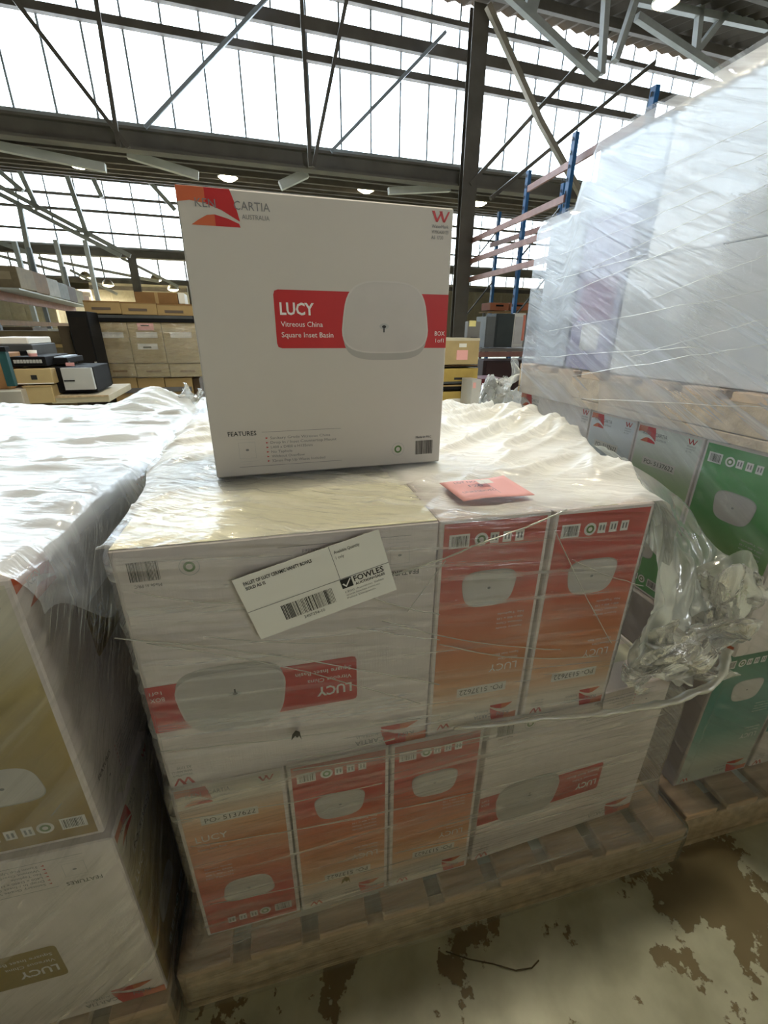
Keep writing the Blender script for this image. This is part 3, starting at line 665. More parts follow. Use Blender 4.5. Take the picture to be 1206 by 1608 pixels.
# torn film hanging and bunched at the right front corner
f_loose = film('loose_film', angle=1.2, base=.32, streak=.30, gloss=.2, rough=.12, freq=(2, 16), bump=.4, tint=(.90, .95, .91), trans=.5)
rows = []; TL, TR, BL, BR = Vector((.842, -.004, TOPZ+.004)), Vector((.99, .36, TOPZ+.002)), Vector((.862, -.03, .70)), Vector((1.185, .05, .80))
for j in range(46):
    q = j/45; row = []
    for i in range(40):
        t = i/39; p = TL.lerp(TR, t).lerp(BL.lerp(BR, t), q)
        p += Vector((.05*math.sin(math.pi*q)*t, -.03*math.sin(math.pi*q), .02*math.sin(3*t)))
        a = .012+.022*q
        p += Vector((a*ns(t*7, q*5, 1), a*ridge(t*6+q*2, q*3, 2)*.6, a*ns(t*6, q*6, 7)))
        p.z -= .05*q*ridge(t*5, .3, 4)
        row.append(p)
    rows.append(row)
lf = grid('loose_film', rows, f_loose, uv=lambda i, j: (j*.008, i*.009)); tag(lf, 'torn clear film hanging bunched at the right of the middle stack', 'plastic film')
def vn(x, y, z): return Vector((ns(x, y, z), ns(x+31.4, y+7.7, z), ns(x-12.1, y+19.3, z+5)))
def crumple(name, c, rad, amp, m, parent, seed, n=64):
    """a crushed sheet: folded over itself inside an ellipsoid"""
    rows = []
    for i in range(n+1):
        row = []
        for j in range(n+1):
            a, b = i/n, j/n
            p = vn(a*2.3+seed, b*2.3, seed*.37)*1.5+vn(a*5.5, b*5.5+seed, 2.2+seed)*.42*amp*2
            q = vn(a*12+seed, b*12, 9.1); p += Vector((abs(q.x), abs(q.y), abs(q.z)))*.22
            p += Vector((a-.5, .3*(b-.5), b-.5))*1.1
            row.append(Vector(c)+Vector((p.x*rad[0], p.y*rad[1], p.z*rad[2])))
        rows.append(row)
    return grid(name, rows, m, uv=lambda i, j: (j*.008, i*.008), parent=parent)
f_bunch = film('bunched_film', angle=.9, base=.24, streak=.3, gloss=.2, rough=.07, freq=(5, 18), bump=.5, tint=(.95, .95, .90), trans=.45, fres=.7)
f_roll = film('rolled_film', angle=0, base=.5, streak=.4, gloss=.3, rough=.15, freq=(20, 20), bump=.5, tint=(.92, .92, .85), trans=.5)
crumple('bunched_film', (.945, -.02, .685), (.10, .05, .075), .55, f_bunch, lf, 1)
crumple('bunched_film', (1.025, -.01, .69), (.10, .05, .08), .6, f_bunch, lf, 5)
crumple('bunched_film', (1.11, .03, .80), (.06, .03, .11), .6, f_bunch, lf, 9, 48)
pts = []; rr = []
ctrl = [(.50, -.012, .612), (.62, -.014, .60), (.74, -.02, .592), (.86, -.035, .596), (.96, -.05, .612), (1.04, -.05, .632), (1.09, -.03, .655), (1.11, -.01, .69)]
for k in range(len(ctrl)-1):
    for q in range(8):
        t = q/8; p = Vector(ctrl[k]).lerp(Vector(ctrl[k+1]), t); p += Vector((0, .004*ns(k+t, 2), .004*ns((k+t)*3, 5))); pts.append(p); rr.append((.003+.0011*(k+t))*(1+.5*ns((k+t)*4, 9)))
MB().tube(pts, rr, 10).build('film_edge', f_roll, lf, True)

# creases pulled tight in the film, each a thin twisted strand
def Yp(px, py, Y=-.0125):
    d = _f + _r*((px-603)/FPX) + _u*((804-py)/FPX); return CP+d*((Y-CP.y)/d.y)
def strand(parent, a, b, sag=6, r=.0009, Y=-.0125, n=12):
    p = []
    for k in range(n+1):
        t = k/n; p.append(Yp(lerp(a[0], b[0], t), lerp(a[1], b[1], t)+sag*math.sin(math.pi*t)+2*ns(t*6, a[0]), Y))
    MB().tube(p, [1.3*r*(.5+.7*abs(ns(k*.7, a[1]))) for k in range(n+1)], 5).build('film_crease', f_roll, parent, True)
for a, b, q, r in (((180, 1002), (690, 1075), -8, .0012), ((560, 985), (690, 1005), 2, .001), ((610, 905), (760, 850), 4, .0016), ((740, 858), (890, 800), 3, .0018), ((600, 975), (880, 1020), 10, .0012), ((690, 1012), (940, 1030), 12, .0014), ((230, 1010), (660, 1105), -10, .0009), ((210, 930), (420, 945), 8, .0009), ((640, 960), (700, 880), 0, .0009), ((560, 930), (690, 965), 4, .0011), ((320, 1000), (560, 1010), 4, .0008), ((250, 1180), (660, 1128), 5, .001), ((870, 830), (960, 1010), 6, .0011), ((900, 880), (1010, 920), 4, .001)): strand(sw, a, b, q, r)
for a, b, q, r in (((270, 1290), (600, 1230), 4, .001), ((300, 1330), (720, 1250), 5, .0009), ((460, 1210), (770, 1155), 3, .0012), ((330, 1420), (720, 1330), 5, .001), ((480, 1300), (1000, 1180), 5, .0009), ((620, 1340), (1010, 1240), 4, .001), ((450, 1195), (620, 1160), 2, .0013)): strand(sl, a, b, q, r, -.0165)

# barcode sticker on the film
lab_w, lab_h, lab_a = .213, .108, math.radians(15.5)
lr = link('barcode_sticker', MB().box(0, lab_w, -.0004, .0004, 0, lab_h).mesh('barcode_sticker'), white)
lr.location = (.1765, -.0135, MID+.289); lr.rotation_euler = (0, -lab_a, 0); tag(lr, 'white auction barcode sticker stuck slanting on the film', 'sticker')
P = Prints()
P.rect('rule_lines', GREY, 0, .0505, lab_w, .0515, 1); P.rect('rule_lines', GREY, .138, .0515, .1388, lab_h, 1)
P.text('description_lettering', K, 'PALLET OF LUCY CERAMIC VANITY BOWLS', .012, .094, h=.0055, w=.098, bold=.025); P.text('description_lettering', K, 'SOLD AS IS', .012, .086, h=.005, w=.028, bold=.025)
P.text('quantity_lettering', K, 'Available Quantity', .143, .094, h=.005, w=.038); P.text('quantity_lettering', K, '1 only', .143, .085, h=.005, w=.012)
P.barcode('barcode', K, .045, .017, .123, .043, 40, 1, 5); P.text('barcode', K, '2407294-10', .07, .009, h=.005, w=.032)
P.rect('seller_mark', K, .137, .034, .154, .050, 1); P.poly('seller_tick', WH, [(.1385, .042), (.141, .043), (.1435, .0385), (.152, .049), (.1528, .0475), (.1435, .0355)], 2)
P.text('seller_lettering', K, 'FOWLES', .157, .040, h=.0095, w=.046, bold=.015); P.text('seller_lettering', K, 'AUCTION+SALES', .157, .0335, h=.0042, w=.046, bold=.02)
for k in range(3): P.text('seller_lettering', GREY, ('1300 Auction Sales', 'www.fowles.com.au', 'Pallet Despatch')[k], .139, .026-.0055*k, h=.0032, w=.06-.008*k)
P.place(lr, (0, -.0004, 0), (1, 0, 0), (0, 0, 1))

# pink slip on the top sheet
def T(px, py, z=TOPZ+.016):
    d = _f + _r*((px-603)/FPX) + _u*((804-py)/FPX); return CP+d*((z-CP.z)/d.z)
q = [T(690, 760), T(728, 787), T(840, 775), T(790, 751)]
nrm = (q[1]-q[0]).cross(q[3]-q[0]).normalized()
rows = []
for j in range(9):
    row = []
    for i in range(13):
        s, t = i/12, j/8; p = q[1].lerp(q[2], s).lerp(q[0].lerp(q[3], s), t); p.z += .004*math.sin(s*5+t)*.5+.006*t*s; row.append(p)
    rows.append(row)
pk = grid('pink_slip', rows, pink); tag(pk, 'pink paper lot slip lying on the white sheet', 'paper slip')
md = pk.modifiers.new('thickness', 'SOLIDIFY'); md.thickness = .0006
U = (q[2]-q[1]); V = (q[0]-q[1]); P = Prints(); UL, VL = U.length, V.length
P.text('lot_lettering', K, 'LOT NO', .012, VL*.66, h=.009, w=.04); P.text('lot_lettering', K, '120', .03, VL*.42, h=.01, w=.025); P.text('lot_lettering', K, 'UNRESERVED', .006, VL*.14, h=.008, w=.06)
P.rect('fold_line', GREY, UL*.5, .0, UL*.506, VL*.95, 1); P.rect('paper_patch', white, UL*.42, VL*.55, UL*.62, VL*.78, 1)
P.place(pk, q[1]+Vector((0, 0, .0075)), U.normalized(), (V-U.normalized()*V.dot(U.normalized())).normalized())

# ------------------------------------------------------------------ left pallet
OC = PAL['ochre']; LX = -.085; LY = -.045
LP_, LM_ = .118, .118+.462; LT_ = 1.036
carton('carton', 'upper carton of the left pallet with ochre front panel', 'carton', LX-.2, LY, LM_+.002, .2, .45, LT_-LM_-.004, [('front', side_face(OC, .2, .452), False), ('right', big_face(OC, .45, .452), False)])
carton('carton', 'second upper carton of the left pallet, deeper in the gap', 'carton', LX-.2, LY+.455, LM_+.002, .2, .45, LT_-LM_-.004, [('right', big_face(OC, .45, .452), False)])
carton('carton', 'lower white carton of the left pallet with ochre band', 'carton', LX+.012-.46, LY-.01, LP_, .46, .2, LM_-LP_, [('front', big_face(OC, .46, .46), True), ('right', side_face(OC, .2, .46), False)])
carton('carton', 'lower carton deeper in the gap between left and middle pallets', 'carton', LX-.2, LY+.2, LP_, .2, .45, LM_-LP_, [('right', big_face(OC, .45, .46), True)])
f_left = film('left_film', angle=-.75, base=.07, streak=.34, gloss=.12, rough=.16, freq=(1.4, 30), bump=.5, tint=(.80, .80, .76))
lw_ = wrap('stretch_wrap', [(.01, -1.28, LX+.03, LY-.04, 1.13), (.115, -1.28, LX+.03, LY-.04, 1.13), (.16, -1.27, LX+.022, LY-.022, 1.12), (LM_-.01, -1.27, LX+.022, LY-.02, 1.12), (LM_+.02, -1.27, LX+.008, LY-.009, 1.12), (LT_-.01, -1.27, LX+.008, LY-.009, 1.12)], f_left, seed=11)
tag(lw_, 'stretch film round the left pallet of ochre cartons', 'stretch film')
f_ltop = film('left_top_film', angle=.25, base=.05, streak=.3, gloss=.3, rough=.14, freq=(1.6, 14), bump=.35, tint=(.80, .86, .92), use_dens=True, trans=.2)
rows = []; den = []
for j in range(121):
    y = lerp(LY-.012, 1.42, j/120); row = []; dr = []
    for i in range(131):
        t = i/130
        if t < .8:
            x = lerp(-1.3, LX+.01, (t/.8)**.9); z = LT_+.004
            r1 = max(0, ridge(x*1.6+1.3, y*5+x*1.2, 3)); r2 = max(0, ridge(x*3-y*2, y*11+x*3, 6))
            z += .012*r1**4+.006*r2**5+.004*max(0, ridge(x*2.5-y*1, y*15+x*5, 16))**5+.0006*ns(x*12, y*16)
            z += .055*math.exp(-((x+.22)/.10)**2-((y-1.25)/.14)**2)+.02*math.exp(-((x+.6)/.4)**2-((y-1.35)/.1)**2)
            z -= .10*ss(1.2, 1.42, y)*(1-.6*math.exp(-((x+.2)/.15)**2))
        else:
            q = (t-.8)/.2; dep = .05+.12*ss(-.05, .12, y)-.10*ss(.22, .55, y)
            x = LX+.01+(.02+.055*ss(.15, .55, y))*math.sin(q*1.57)+.006*ns(y*12, q*3)*q; z = LT_+.004-dep*q**1.3+.004*ns(y*18, q*6)
        row.append((x, y, z)); d = .62+.12*ns(x*4, y*5)
        if t >= .8: d = lerp(d, .15, ss(.8, .86, t))
        dr.append(d)
    rows.append(row); den.append(dr)
tag(grid('top_sheet', rows, f_ltop, uv=arcuv(rows), dens=lambda i, j: den[i][j]), 'wrinkled bluish white plastic sheet over the left pallet', 'plastic sheet')
crumple('film_knot', (-.10, 1.22, 1.05), (.06, .05, .05), .5, f_bunch, None, 14, 30)
tag(bpy.data.objects['film_knot'], 'knotted clear film at back corner of the left sheet', 'plastic film')

# ------------------------------------------------------------------ right pallet
GX = 1.222; RT = 1.068; RM = .60
carton('carton', 'white carton at the back of the right pallet\'s upper layer', 'carton', GX, .684, RM, .2, .44, RT-RM, [('left', big_face(R_, .44, RT-RM), False)])
carton('carton', 'pale blue carton in the right pallet\'s upper layer', 'carton', GX, .480, RM, .45, .20, RT-RM, [('left', side_face(PAL['blue'], .2, RT-RM), False)])
carton('carton', 'pale green upright carton in the right pallet\'s upper layer', 'carton', GX-.004, .262, RM, .45, .212, RT-RM, [('left', side_face(PAL['green'], .212, RT-RM), False)])
carton('carton', 'bright green upside-down carton at the right picture edge', 'carton', GX-.006, .035, RM, .45, .222, RT-RM, [('left', side_face(PAL['green'], .222, RT-RM), True)])
carton('carton', 'teal carton at the front corner of the right pallet', 'carton', 1.205, .05, .14, .25, .45, RM-.142, [('front', side_face(PAL['teal'], .25, RM-.142, po=False), True)], m=mat('carton_mauve', (.45, .39, .37), .6))
carton('carton', 'white carton at the bottom right edge beside the teal carton', 'carton', 1.47, .05, .14, .45, .2, RM-.142, [('front', big_face(PAL['teal'], .45, RM-.142), True)])
f_right = film('right_film', angle=.5, base=.06, streak=.22, gloss=.1, rough=.15, freq=(1.2, 26), bump=.4, tint=(.82, .84, .80), fres=.5)
tag(wrap('stretch_wrap', [(.012, 1.165, 2.38, -.035, 1.16), (.12, 1.165, 2.38, -.035, 1.16), (.2, 1.195, 2.36, .035, 1.15), (RM-.03, 1.195, 2.36, .035, 1.15), (RM+.03, 1.205, 2.36, .02, 1.14), (RT, 1.21, 2.36, .025, 1.13)], f_right, seed=21), 'stretch film round the right pallet of green cartons', 'stretch film')
# second pallet and tall wrapped load stacked on it
UP = RT+.004
pallet('upper wooden pallet under the tall wrapped load', 2.4, -.005, 1.13, 1.2, UP, h=.11, rz=math.pi/2)
bl = mat('carton_bluegrey', (.44, .49, .58), .6, var=.12, scale=3); li = mat('carton_lilac', (.30, .29, .46), .6, var=.12, scale=3); gw = mat('carton_greywhite', (.56, .56, .56), .6, var=.1, scale=2)
UZ = UP+.112
carton('carton', 'pale bluish carton at the far edge of the wrapped load', 'carton', 1.232, .885, UZ, .4, .2, 1.66-UZ, m=bl)
carton('carton', 'lilac carton inside the tall wrapped load', 'carton', 1.232, .66, UZ, .4, .215, .44, m=li)
carton('carton', 'grey carton inside the wrapped load near the picture edge', 'carton', 1.232, .02, UZ, .4, .63, .30, m=gw)
carton('carton', 'bluish carton above the lilac one in the wrapped load', 'carton', 1.232, .60, UZ+.442, .4, .27, 1.81-UZ-.442, m=bl)
carton('carton', 'grey white carton high in the wrapped load at right', 'carton', 1.232, .02, UZ+.302, .4, .57, 1.81-UZ-.302, m=gw)
Pn = Prints(); Pn.rect('print_patch', ink('plum', (.26, .14, .28)), .03, .15, .19, .27, 1); Pn.rect('print_patch', ink('pale', (.55, .55, .57)), .06, .06, .15, .14, 2)
Pn.place(bpy.data.objects[[o.name for o in bpy.data.objects if o.get('label', '').startswith('lilac carton')][0]], (-.2, .1075, 0), (0, -1, 0), (0, 0, 1))
f_load = film('load_film', angle=-.42, base=.21, streak=.42, gloss=.1, rough=.3, freq=(1.0, 24), bump=.16, tint=(.66, .72, .82), trans=.3, fres=.18)
def ltop(y): return lerp(1.822, 1.668, ss(.855, .915, y))
rows = []; NS = 150
path = [(2.42, -.02)]+[(lerp(2.42, 1.20, k/30), -.02) for k in range(1, 31)]+[(1.2-.004, lerp(-.02, 1.105, k/90)) for k in range(1, 91)]+[(lerp(1.2, 2.42, k/24), 1.11) for k in range(1, 25)]
for j in range(71):
    row = []
    for i, (x, y) in enumerate(path):
        zt = ltop(y); z = lerp(UP+.0, zt, j/70)
        d = .004*ridge((x+y)*1.2+z*.8, z*5-(x+y)*2.2, 31)+.0008*ns((x+y)*6, z*16, 4)
        wob = .012*ss(.9, 1.1, y)*ns(z*5, 3)
        if 30 < i <= 120: x -= d+.0; y += wob
        elif i > 120: y += d
        else: y -= d
        if j > 66: x = lerp(x, max(x, 1.23), (j-66)/8)
        row.append((x, y, z))
    rows.append(row)
tw = grid('stretch_wrap', rows, f_load, uv=lambda i, j: (j*.0125, i*.0107)); tag(tw, 'milky bluish stretch film round the tall upper load', 'stretch film')
rows = [[(lerp(2.42, 1.205, i/24), lerp(-.02, 1.10, j/40), ltop(lerp(-.02, 1.10, j/40))+.004+.01*ns(i*.2, j*.2)) for i in range(25)] for j in range(41)]
grid('film_lid', rows, f_load, parent=tw)
def Xp(px, py, X=1.187):
    d = _f + _r*((px-603)/FPX) + _u*((804-py)/FPX); return CP+d*((X-CP.x)/d.x)
for a, b, r in (((868, 470), (1204, 330), .0012), ((862, 520), (1204, 455), .001), ((900, 590), (1204, 540), .0013), ((962, 300), (1204, 190), .001), ((930, 420), (1204, 290), .0011), ((880, 400), (1120, 300), .0009), ((990, 560), (1204, 500), .001), ((850, 560), (1100, 545), .0011), ((940, 350), (1204, 240), .0008), ((870, 440), (1010, 400), .0012), ((1020, 470), (1204, 400), .0012), ((900, 625), (1204, 640), .001)):
    p = [Xp(lerp(a[0], b[0], k/10), lerp(a[1], b[1], k/10)+3*ns(k*.6, a[1])) for k in range(11)]
    MB().tube(p, [r*(.5+.7*abs(ns(k*.7, a[1]))) for k in range(11)], 5).build('film_crease', f_roll, tw, True)
crumple('film_tail', (1.14, 1.16, 1.06), (.10, .06, .15), .6, f_bunch, None, 25, 56)
tag(bpy.data.objects['film_tail'], 'crumpled film tail hanging at the back corner of wrapped load', 'plastic film')

# a dark strand lying on the floor
# position read on the floor in front of the pallet
def F(px, py): 
    d = _f + _r*((px-603)/FPX) + _u*((804-py)/FPX); return CP+d*((.003-CP.z)/d.z)
b = MB().tube([F(700, 1494), F(735, 1506), F(775, 1514), F(810, 1524), F(835, 1520), F(846, 1508)], .0014, 6)
tag(b.build('strand', mat('strand_dark', (.12, .095, .05), .7)), 'thin dark strand of strapping on the floor', 'strap')

# ------------------------------------------------------------------ background goods
def vfor(px, py, z): return (z-CP.z)/(uvz(px, py, 1)[2]-CP.z)
def bgbox(name, label, cat, rect, v, depth, m, group=None, z0=None, parent=None, bev=.004):
    """a box standing at depth v whose front covers rect (px0, py0, px1, py1)"""
    ym = (rect[1]+rect[3])/2; a = uvz(rect[0], rect[3], v); c = uvz(rect[2], rect[1], v)
    u0 = uvz(rect[0], ym, v)[0]; u1 = uvz(rect[2], ym, v)[0]; zb = a[2] if z0 is None else z0; zt = c[2]
    b = MB(); b.box(-(u1-u0)/2, (u1-u0)/2, 0, depth, 0, zt-zb, bev)
    o = b.build(name, m); o.location = B((u0+u1)/2, v, zb); o.rotation_euler = (0, 0, BETA); tag(o, label, cat, group)
    o['_s'] = (u1-u0, depth, zt-zb); return o
def sub(o, name, x0, x1, z0, z1, m, th=.004):
    """thin part on the front of a bgbox, in fractions of its front"""
    w_, d_, h_ = o['_s']; b = MB(); b.box(lerp(-w_/2, w_/2, x0), lerp(-w_/2, w_/2, x1), -th, 0, z0*h_, z1*h_); return b.build(name, m, o)
# brown wrapped carton stack, left
VS = 6.2
wd = (152, 205, 258, 311)
for k in range(3):
    lb = ('left', 'middle', 'right')[k]
    o = bgbox('carton', lb+' brown carton in lower row of the wrapped background stack', 'carton', (wd[k]+9, 571, wd[k+1]+9-1, 592), VS, 1.1, kraft2, 'brown cartons of the background stack')
    sub(o, 'printed_line', .3, .75, .35, .5, kraft3)
    o = bgbox('carton', lb+' brown carton with white papers in the background stack', 'carton', (wd[k], 506, wd[k+1]-1, 570.5), VS, 1.1, kraft2, 'brown cartons of the background stack')
    sub(o, 'delivery_paper', .22, .85, .62, .76, white, .006)
    if k == 1: sub(o, 'barcode_paper', .2, .8, .34, .48, white, .006); sub(o, 'barcode', .35, .6, .37, .41, K, .007); 
    if k == 1: sub(o, 'pink_sign', .3, .78, .80, .97, pink, .012); sub(o, 'lettering', .4, .65, .9, .93, K, .013)
    bgbox('carton', lb+' brown carton at the bottom of the background stack', 'carton', ((176, 219, 262)[k], 593, (218, 261, 304)[k], 640), VS+.02, 1.0, kraft, 'brown cartons of the background stack', z0=.14)
    o = bgbox('carton', lb+' lettered brown carton on the black lid of the background stack', 'carton', ((132, 190, 247)[k], (473, 475, 478)[k], (189, 246, 303)[k], (492, 494, 497)[k]), VS-.02, 1.1, kraft, 'lettered cartons on the black lid')
    sub(o, 'flap', .0, 1, .9, 1.0, kraft3, .006); sub(o, 'lettering', .2, .72, .3, .5, mat('faded_print', (.12, .09, .07), .7), .005)
o = bgbox('plastic_lid', 'black plastic lid between the brown cartons of the background stack', 'lid', (138, 496, 306, 505), VS-.03, 1.15, black); sub(o, 'film_strip', .02, .98, .55, .95, dgrey, .006)
o = bgbox('carton', 'flat dark brown carton on top of the background stack', 'carton', (212, 460, 279, 476), VS+.1, .5, kraft3); sub(o, 'tape', .46, .54, 0, 1, kraft, .003)
bgbox('carton', 'small white carton beside the flat brown one on top', 'carton', (280, 460, 290, 477), VS+.1, .4, white)
o = bgbox('dark_band', 'grey plastic band round the bottom of the background stack', 'band', (178, 607, 302, 618), VS-.01, .012, mat('grey_band', (.13, .13, .14), .4)); sub(o, 'buckle', .5, .54, .1, .9, steel_g)
f_bg = film('background_film', angle=0, base=.06, streak=.3, gloss=.5, rough=.1, freq=(2, 20), bump=1.0, tint=(.8, .76, .6))
a_, c_ = uvz(152, 592, VS-.06), uvz(312, 506, VS-.06)
rows = [[B(lerp(a_[0], c_[0], i/60)+.012*0, VS-.05+.012*ridge(i*.15, j*.5, 8), lerp(a_[2]-.02, c_[2]-.02, j/40)) for i in range(61)] for j in range(41)]
tag(grid('stretch_wrap', rows, f_bg, uv=lambda i, j: (j*.025, i*.02)), 'glinting stretch film over the brown background cartons', 'stretch film')
bgbox('pallet_block', 'dark wooden block under the background stack at right', 'pallet', (306, 594, 316, 640), VS+.1, .9, mat('dark_wood', (.09, .055, .03), .7), z0=0)
o = bgbox('cabinet', 'tall black cabinet left of the brown background stack', 'cabinet', (117, 489, 149, 606), 5.7, .42, black, z0=.0); sub(o, 'door', .08, .92, .05, .96, mat('black_panel', (.014, .012, .011), .6, spec=.08), .01); sub(o, 'handle', .85, .95, .6, .66, lgrey, .02)
o = bgbox('cabinet', 'dark brown cabinet beside the black cabinet', 'cabinet', (98, 512, 117, 575), 5.9, .6, mat('dark_brown_panel', (.05, .035, .02), .5), z0=0.0); sub(o, 'door', .08, .92, .5, .97, mat('dark_brown_door', (.06, .042, .024), .5), .01)
# mini fridge and goods at far left
o = bgbox('mini_fridge', 'small black fridge with pale grey door at left', 'fridge', (83, 576, 150, 617), 4.0, .45, black); sub(o, 'door', .28, .98, .12, .98, lgrey, .04); sub(o, 'handle', .30, .55, .46, .51, black, .045)
o = bgbox('low_table', 'beige table top under the small fridge', 'table', (80, 620, 172, 634), 3.9, .8, mat('beige_top', (.45, .40, .29), .6)); sub(o, 'edge', 0, 1, .8, 1, wood, .01)
o = bgbox('carton', 'brown carton with tape below the black keyboards, upper one', 'carton', (24, 579, 82, 604), 3.9, .5, kraft2); sub(o, 'tape', 0, 1, .02, .08, white, .004); sub(o, 'lettering', .42, .58, .3, .6, K, .004)
o = bgbox('carton', 'brown carton at left just above the white sheet', 'carton', (38, 605, 84, 634), 3.88, .5, kraft2); sub(o, 'tape', 0, 1, .93, .99, kraft, .004)
o = bgbox('carton', 'pale grey carton at the left picture edge above the sheet', 'carton', (-30, 612, 37, 640), 3.8, .5, mat('carton_grey', (.42, .39, .35), .6)); sub(o, 'flap', 0, 1, .9, 1, white, .005)
o = bgbox('plywood_sheet', 'orange brown panel at the left picture edge', 'panel', (-30, 555, 10, 612), 3.85, .3, mat('orange_wood', (.36, .19, .08), .6)); sub(o, 'edge', .9, 1, 0, 1, kraft, .005)
a = bp(4, 552, 3.7); b = bp(20, 606, 3.7); o = empty('teal_post', a); tag(o, 'slanting dark teal post at the left picture edge', 'post'); MB().bar((0, 0, 0), b-a, .045).build('post', mat('teal_paint', (.015, .07, .08), .5), o); MB().bar((0, 0, 0), (0, 0, .03), .06).build('cap', black, o)
o = bgbox('keyboard', 'black electronic keyboard lying on the brown cartons', 'keyboard', (16, 560, 72, 576), 3.95, .5, black); 
for k in range(9): sub(o, 'key', .1+.09*k, .17+.09*k, .35, .7, lgrey, .006)
o = bgbox('equipment_case', 'white topped black equipment case at the left edge', 'case', (-20, 541, 52, 560), 4.25, .5, dgrey); sub(o, 'panel', .15, .9, .15, .45, black, .006)
w_, d_, h_ = o['_s']; MB().box(-w_/2, w_*.42, .02, d_, h_, h_+.05, .006).build('lid', white, o)
o = bgbox('scanner', 'black scanner with light blue glass at left', 'scanner', (58, 562, 106, 572), 4.1, .4, black); w_, d_, h_ = o['_s']
b = MB(); b.box(-w_*.42, w_*.35, .03, d_-.03, h_, h_+.008); b.build('glass', mat('pale_blue_glass', (.55, .65, .78), .2), o)
o = empty('paper_cup', bp(54, 566, 4.0)); tag(o, 'small white cup with pink band beside the scanner', 'cup')
MB().lathe([(.001, 0), (.022, 0), (.03, .07), (.027, .07), (.02, .005)], 14).build('wall', white, o, True); MB().lathe([(.0245, .022), (.0285, .05)], 14).build('band', pink, o, True)
o = empty('paper_note', bp(110, 572, 4.1)); tag(o, 'small pink paper tag near the small fridge', 'paper'); MB().box(-.03, .03, -.002, 0, -.012, .012).build('sheet', pink, o); MB().box(-.005, .005, -.003, 0, .012, .02).build('clip', steel_g, o)

# far racking at left: pink beam, goods on two levels
A_, C_ = uvz(-20, 456, 11.0), uvz(117, 489, 19.0); zA = (A_[2]+C_[2])/2
pA, pC = B(A_[0], 11, zA), B(C_[0], 19, zA)
rk = empty('pallet_rack', Vector((pA.x, pA.y, 0))); tag(rk, 'far pallet rack at left with faded pink beam', 'rack')
rel = lambda p: Vector(p)-rk.location
MB().bar(rel(pA), rel(pC), .12, .16).build('beam', rackpink, rk); MB().bar(rel(pA+Vector((0, 0, .1))), rel(pC+Vector((0, 0, .1))), 1.0, .03).build('shelf', steel_w, rk)
MB().bar(rel(pA-Vector((0, 0, .5))), rel(pC-Vector((0, 0, .5))), .1, .1).build('beam', kraft3, rk)
for t in (0, .5, 1):
    p = pA.lerp(pC, t); MB().bar(rel((p.x, p.y, 0)), rel((p.x, p.y, zA+1.3)), .09).build('upright', mat('rack_grey', (.22, .25, .27), .5), rk)
goods = [('tan', (.26, .20, .12)), ('grey', (.20, .21, .20)), ('brown', (.22, .13, .06)), ('dark', (.09, .065, .045)), ('white', (.42, .41, .38)), ('olive', (.18, .155, .08))]
for lev, zz, hh in ((0, zA+.12, .42), (1, zA-.98, .5)):
    for k in range(7):
        t = (k+.5)/7.2; p = pA.lerp(pC, t)+Vector((.10, .1, 0)); c = goods[(k*2+lev*3+(k//3)) % 6]; b = MB(); hx = hh*(.6+.4*random.random())
        b.box(-.42, .42, -.4, .4, 0, hx, .01); o = b.build('carton', mat('rack_goods_'+c[0], c[1], .7, var=.2)); o.location = (p.x, p.y, zz); o.rotation_euler = (0, 0, BETA)
        tag(o, '%s box on the %s level of the far left rack, %s from the left' % (c[0], ('upper', 'lower')[lev], ('first', 'second', 'third', 'fourth', 'fifth', 'sixth', 'seventh')[k]), 'box', 'boxes on the far left rack')
        MB().box(-.3, .3, -.406, -.4, hx*.4, hx*.75).build('label', mat('rack_label_'+c[0], tuple(min(1, x*1.5+.03) for x in c[1]), .7), o); 
rows_ = ((0, 600, 130, 'wide dark row of stacked cartons under the far left rack'),)
o = bgbox('carton', 'wide dark brown crate under the far left rack', 'crate', (-40, 520, 100, 560), 9.0, 1.0, mat('dim_brown', (.14, .105, .06), .7, var=.35, scale=3), z0=0); sub(o, 'slat', .0, 1, .8, .84, kraft, .02); sub(o, 'slat', .0, 1, .6, .64, kraft3, .02)
# painted lower wall and parked goods along the far end
for k, (x0, x1, y0, lb, c) in enumerate(((-30, 90, 452, 'pale heap of wrapped goods far away at left', (.40, .37, .30)), (90, 150, 455, 'pale wrapped goods far behind the black cabinet', (.45, .43, .38)), (150, 300, 449, 'far beige partition behind the carton stack', (.42, .38, .29)), (700, 900, 455, 'far beige partition behind the blue racks', (.34, .29, .2)))):
    o = bgbox('partition', lb, 'partition', (x0, y0, x1, 540), 34+2*k, .4, mat('partition_%d' % k, c, .7, var=.15, scale=.5), z0=0); sub(o, 'rail', 0, 1, .9, .96, steel_d, .05)
    for q in range(5): sub(o, 'panel', .01+.2*q, .19+.2*q, .05, .88, mat('partition_panel_%d' % k, tuple(x*.92 for x in c), .7), .03)

VR = 5.6
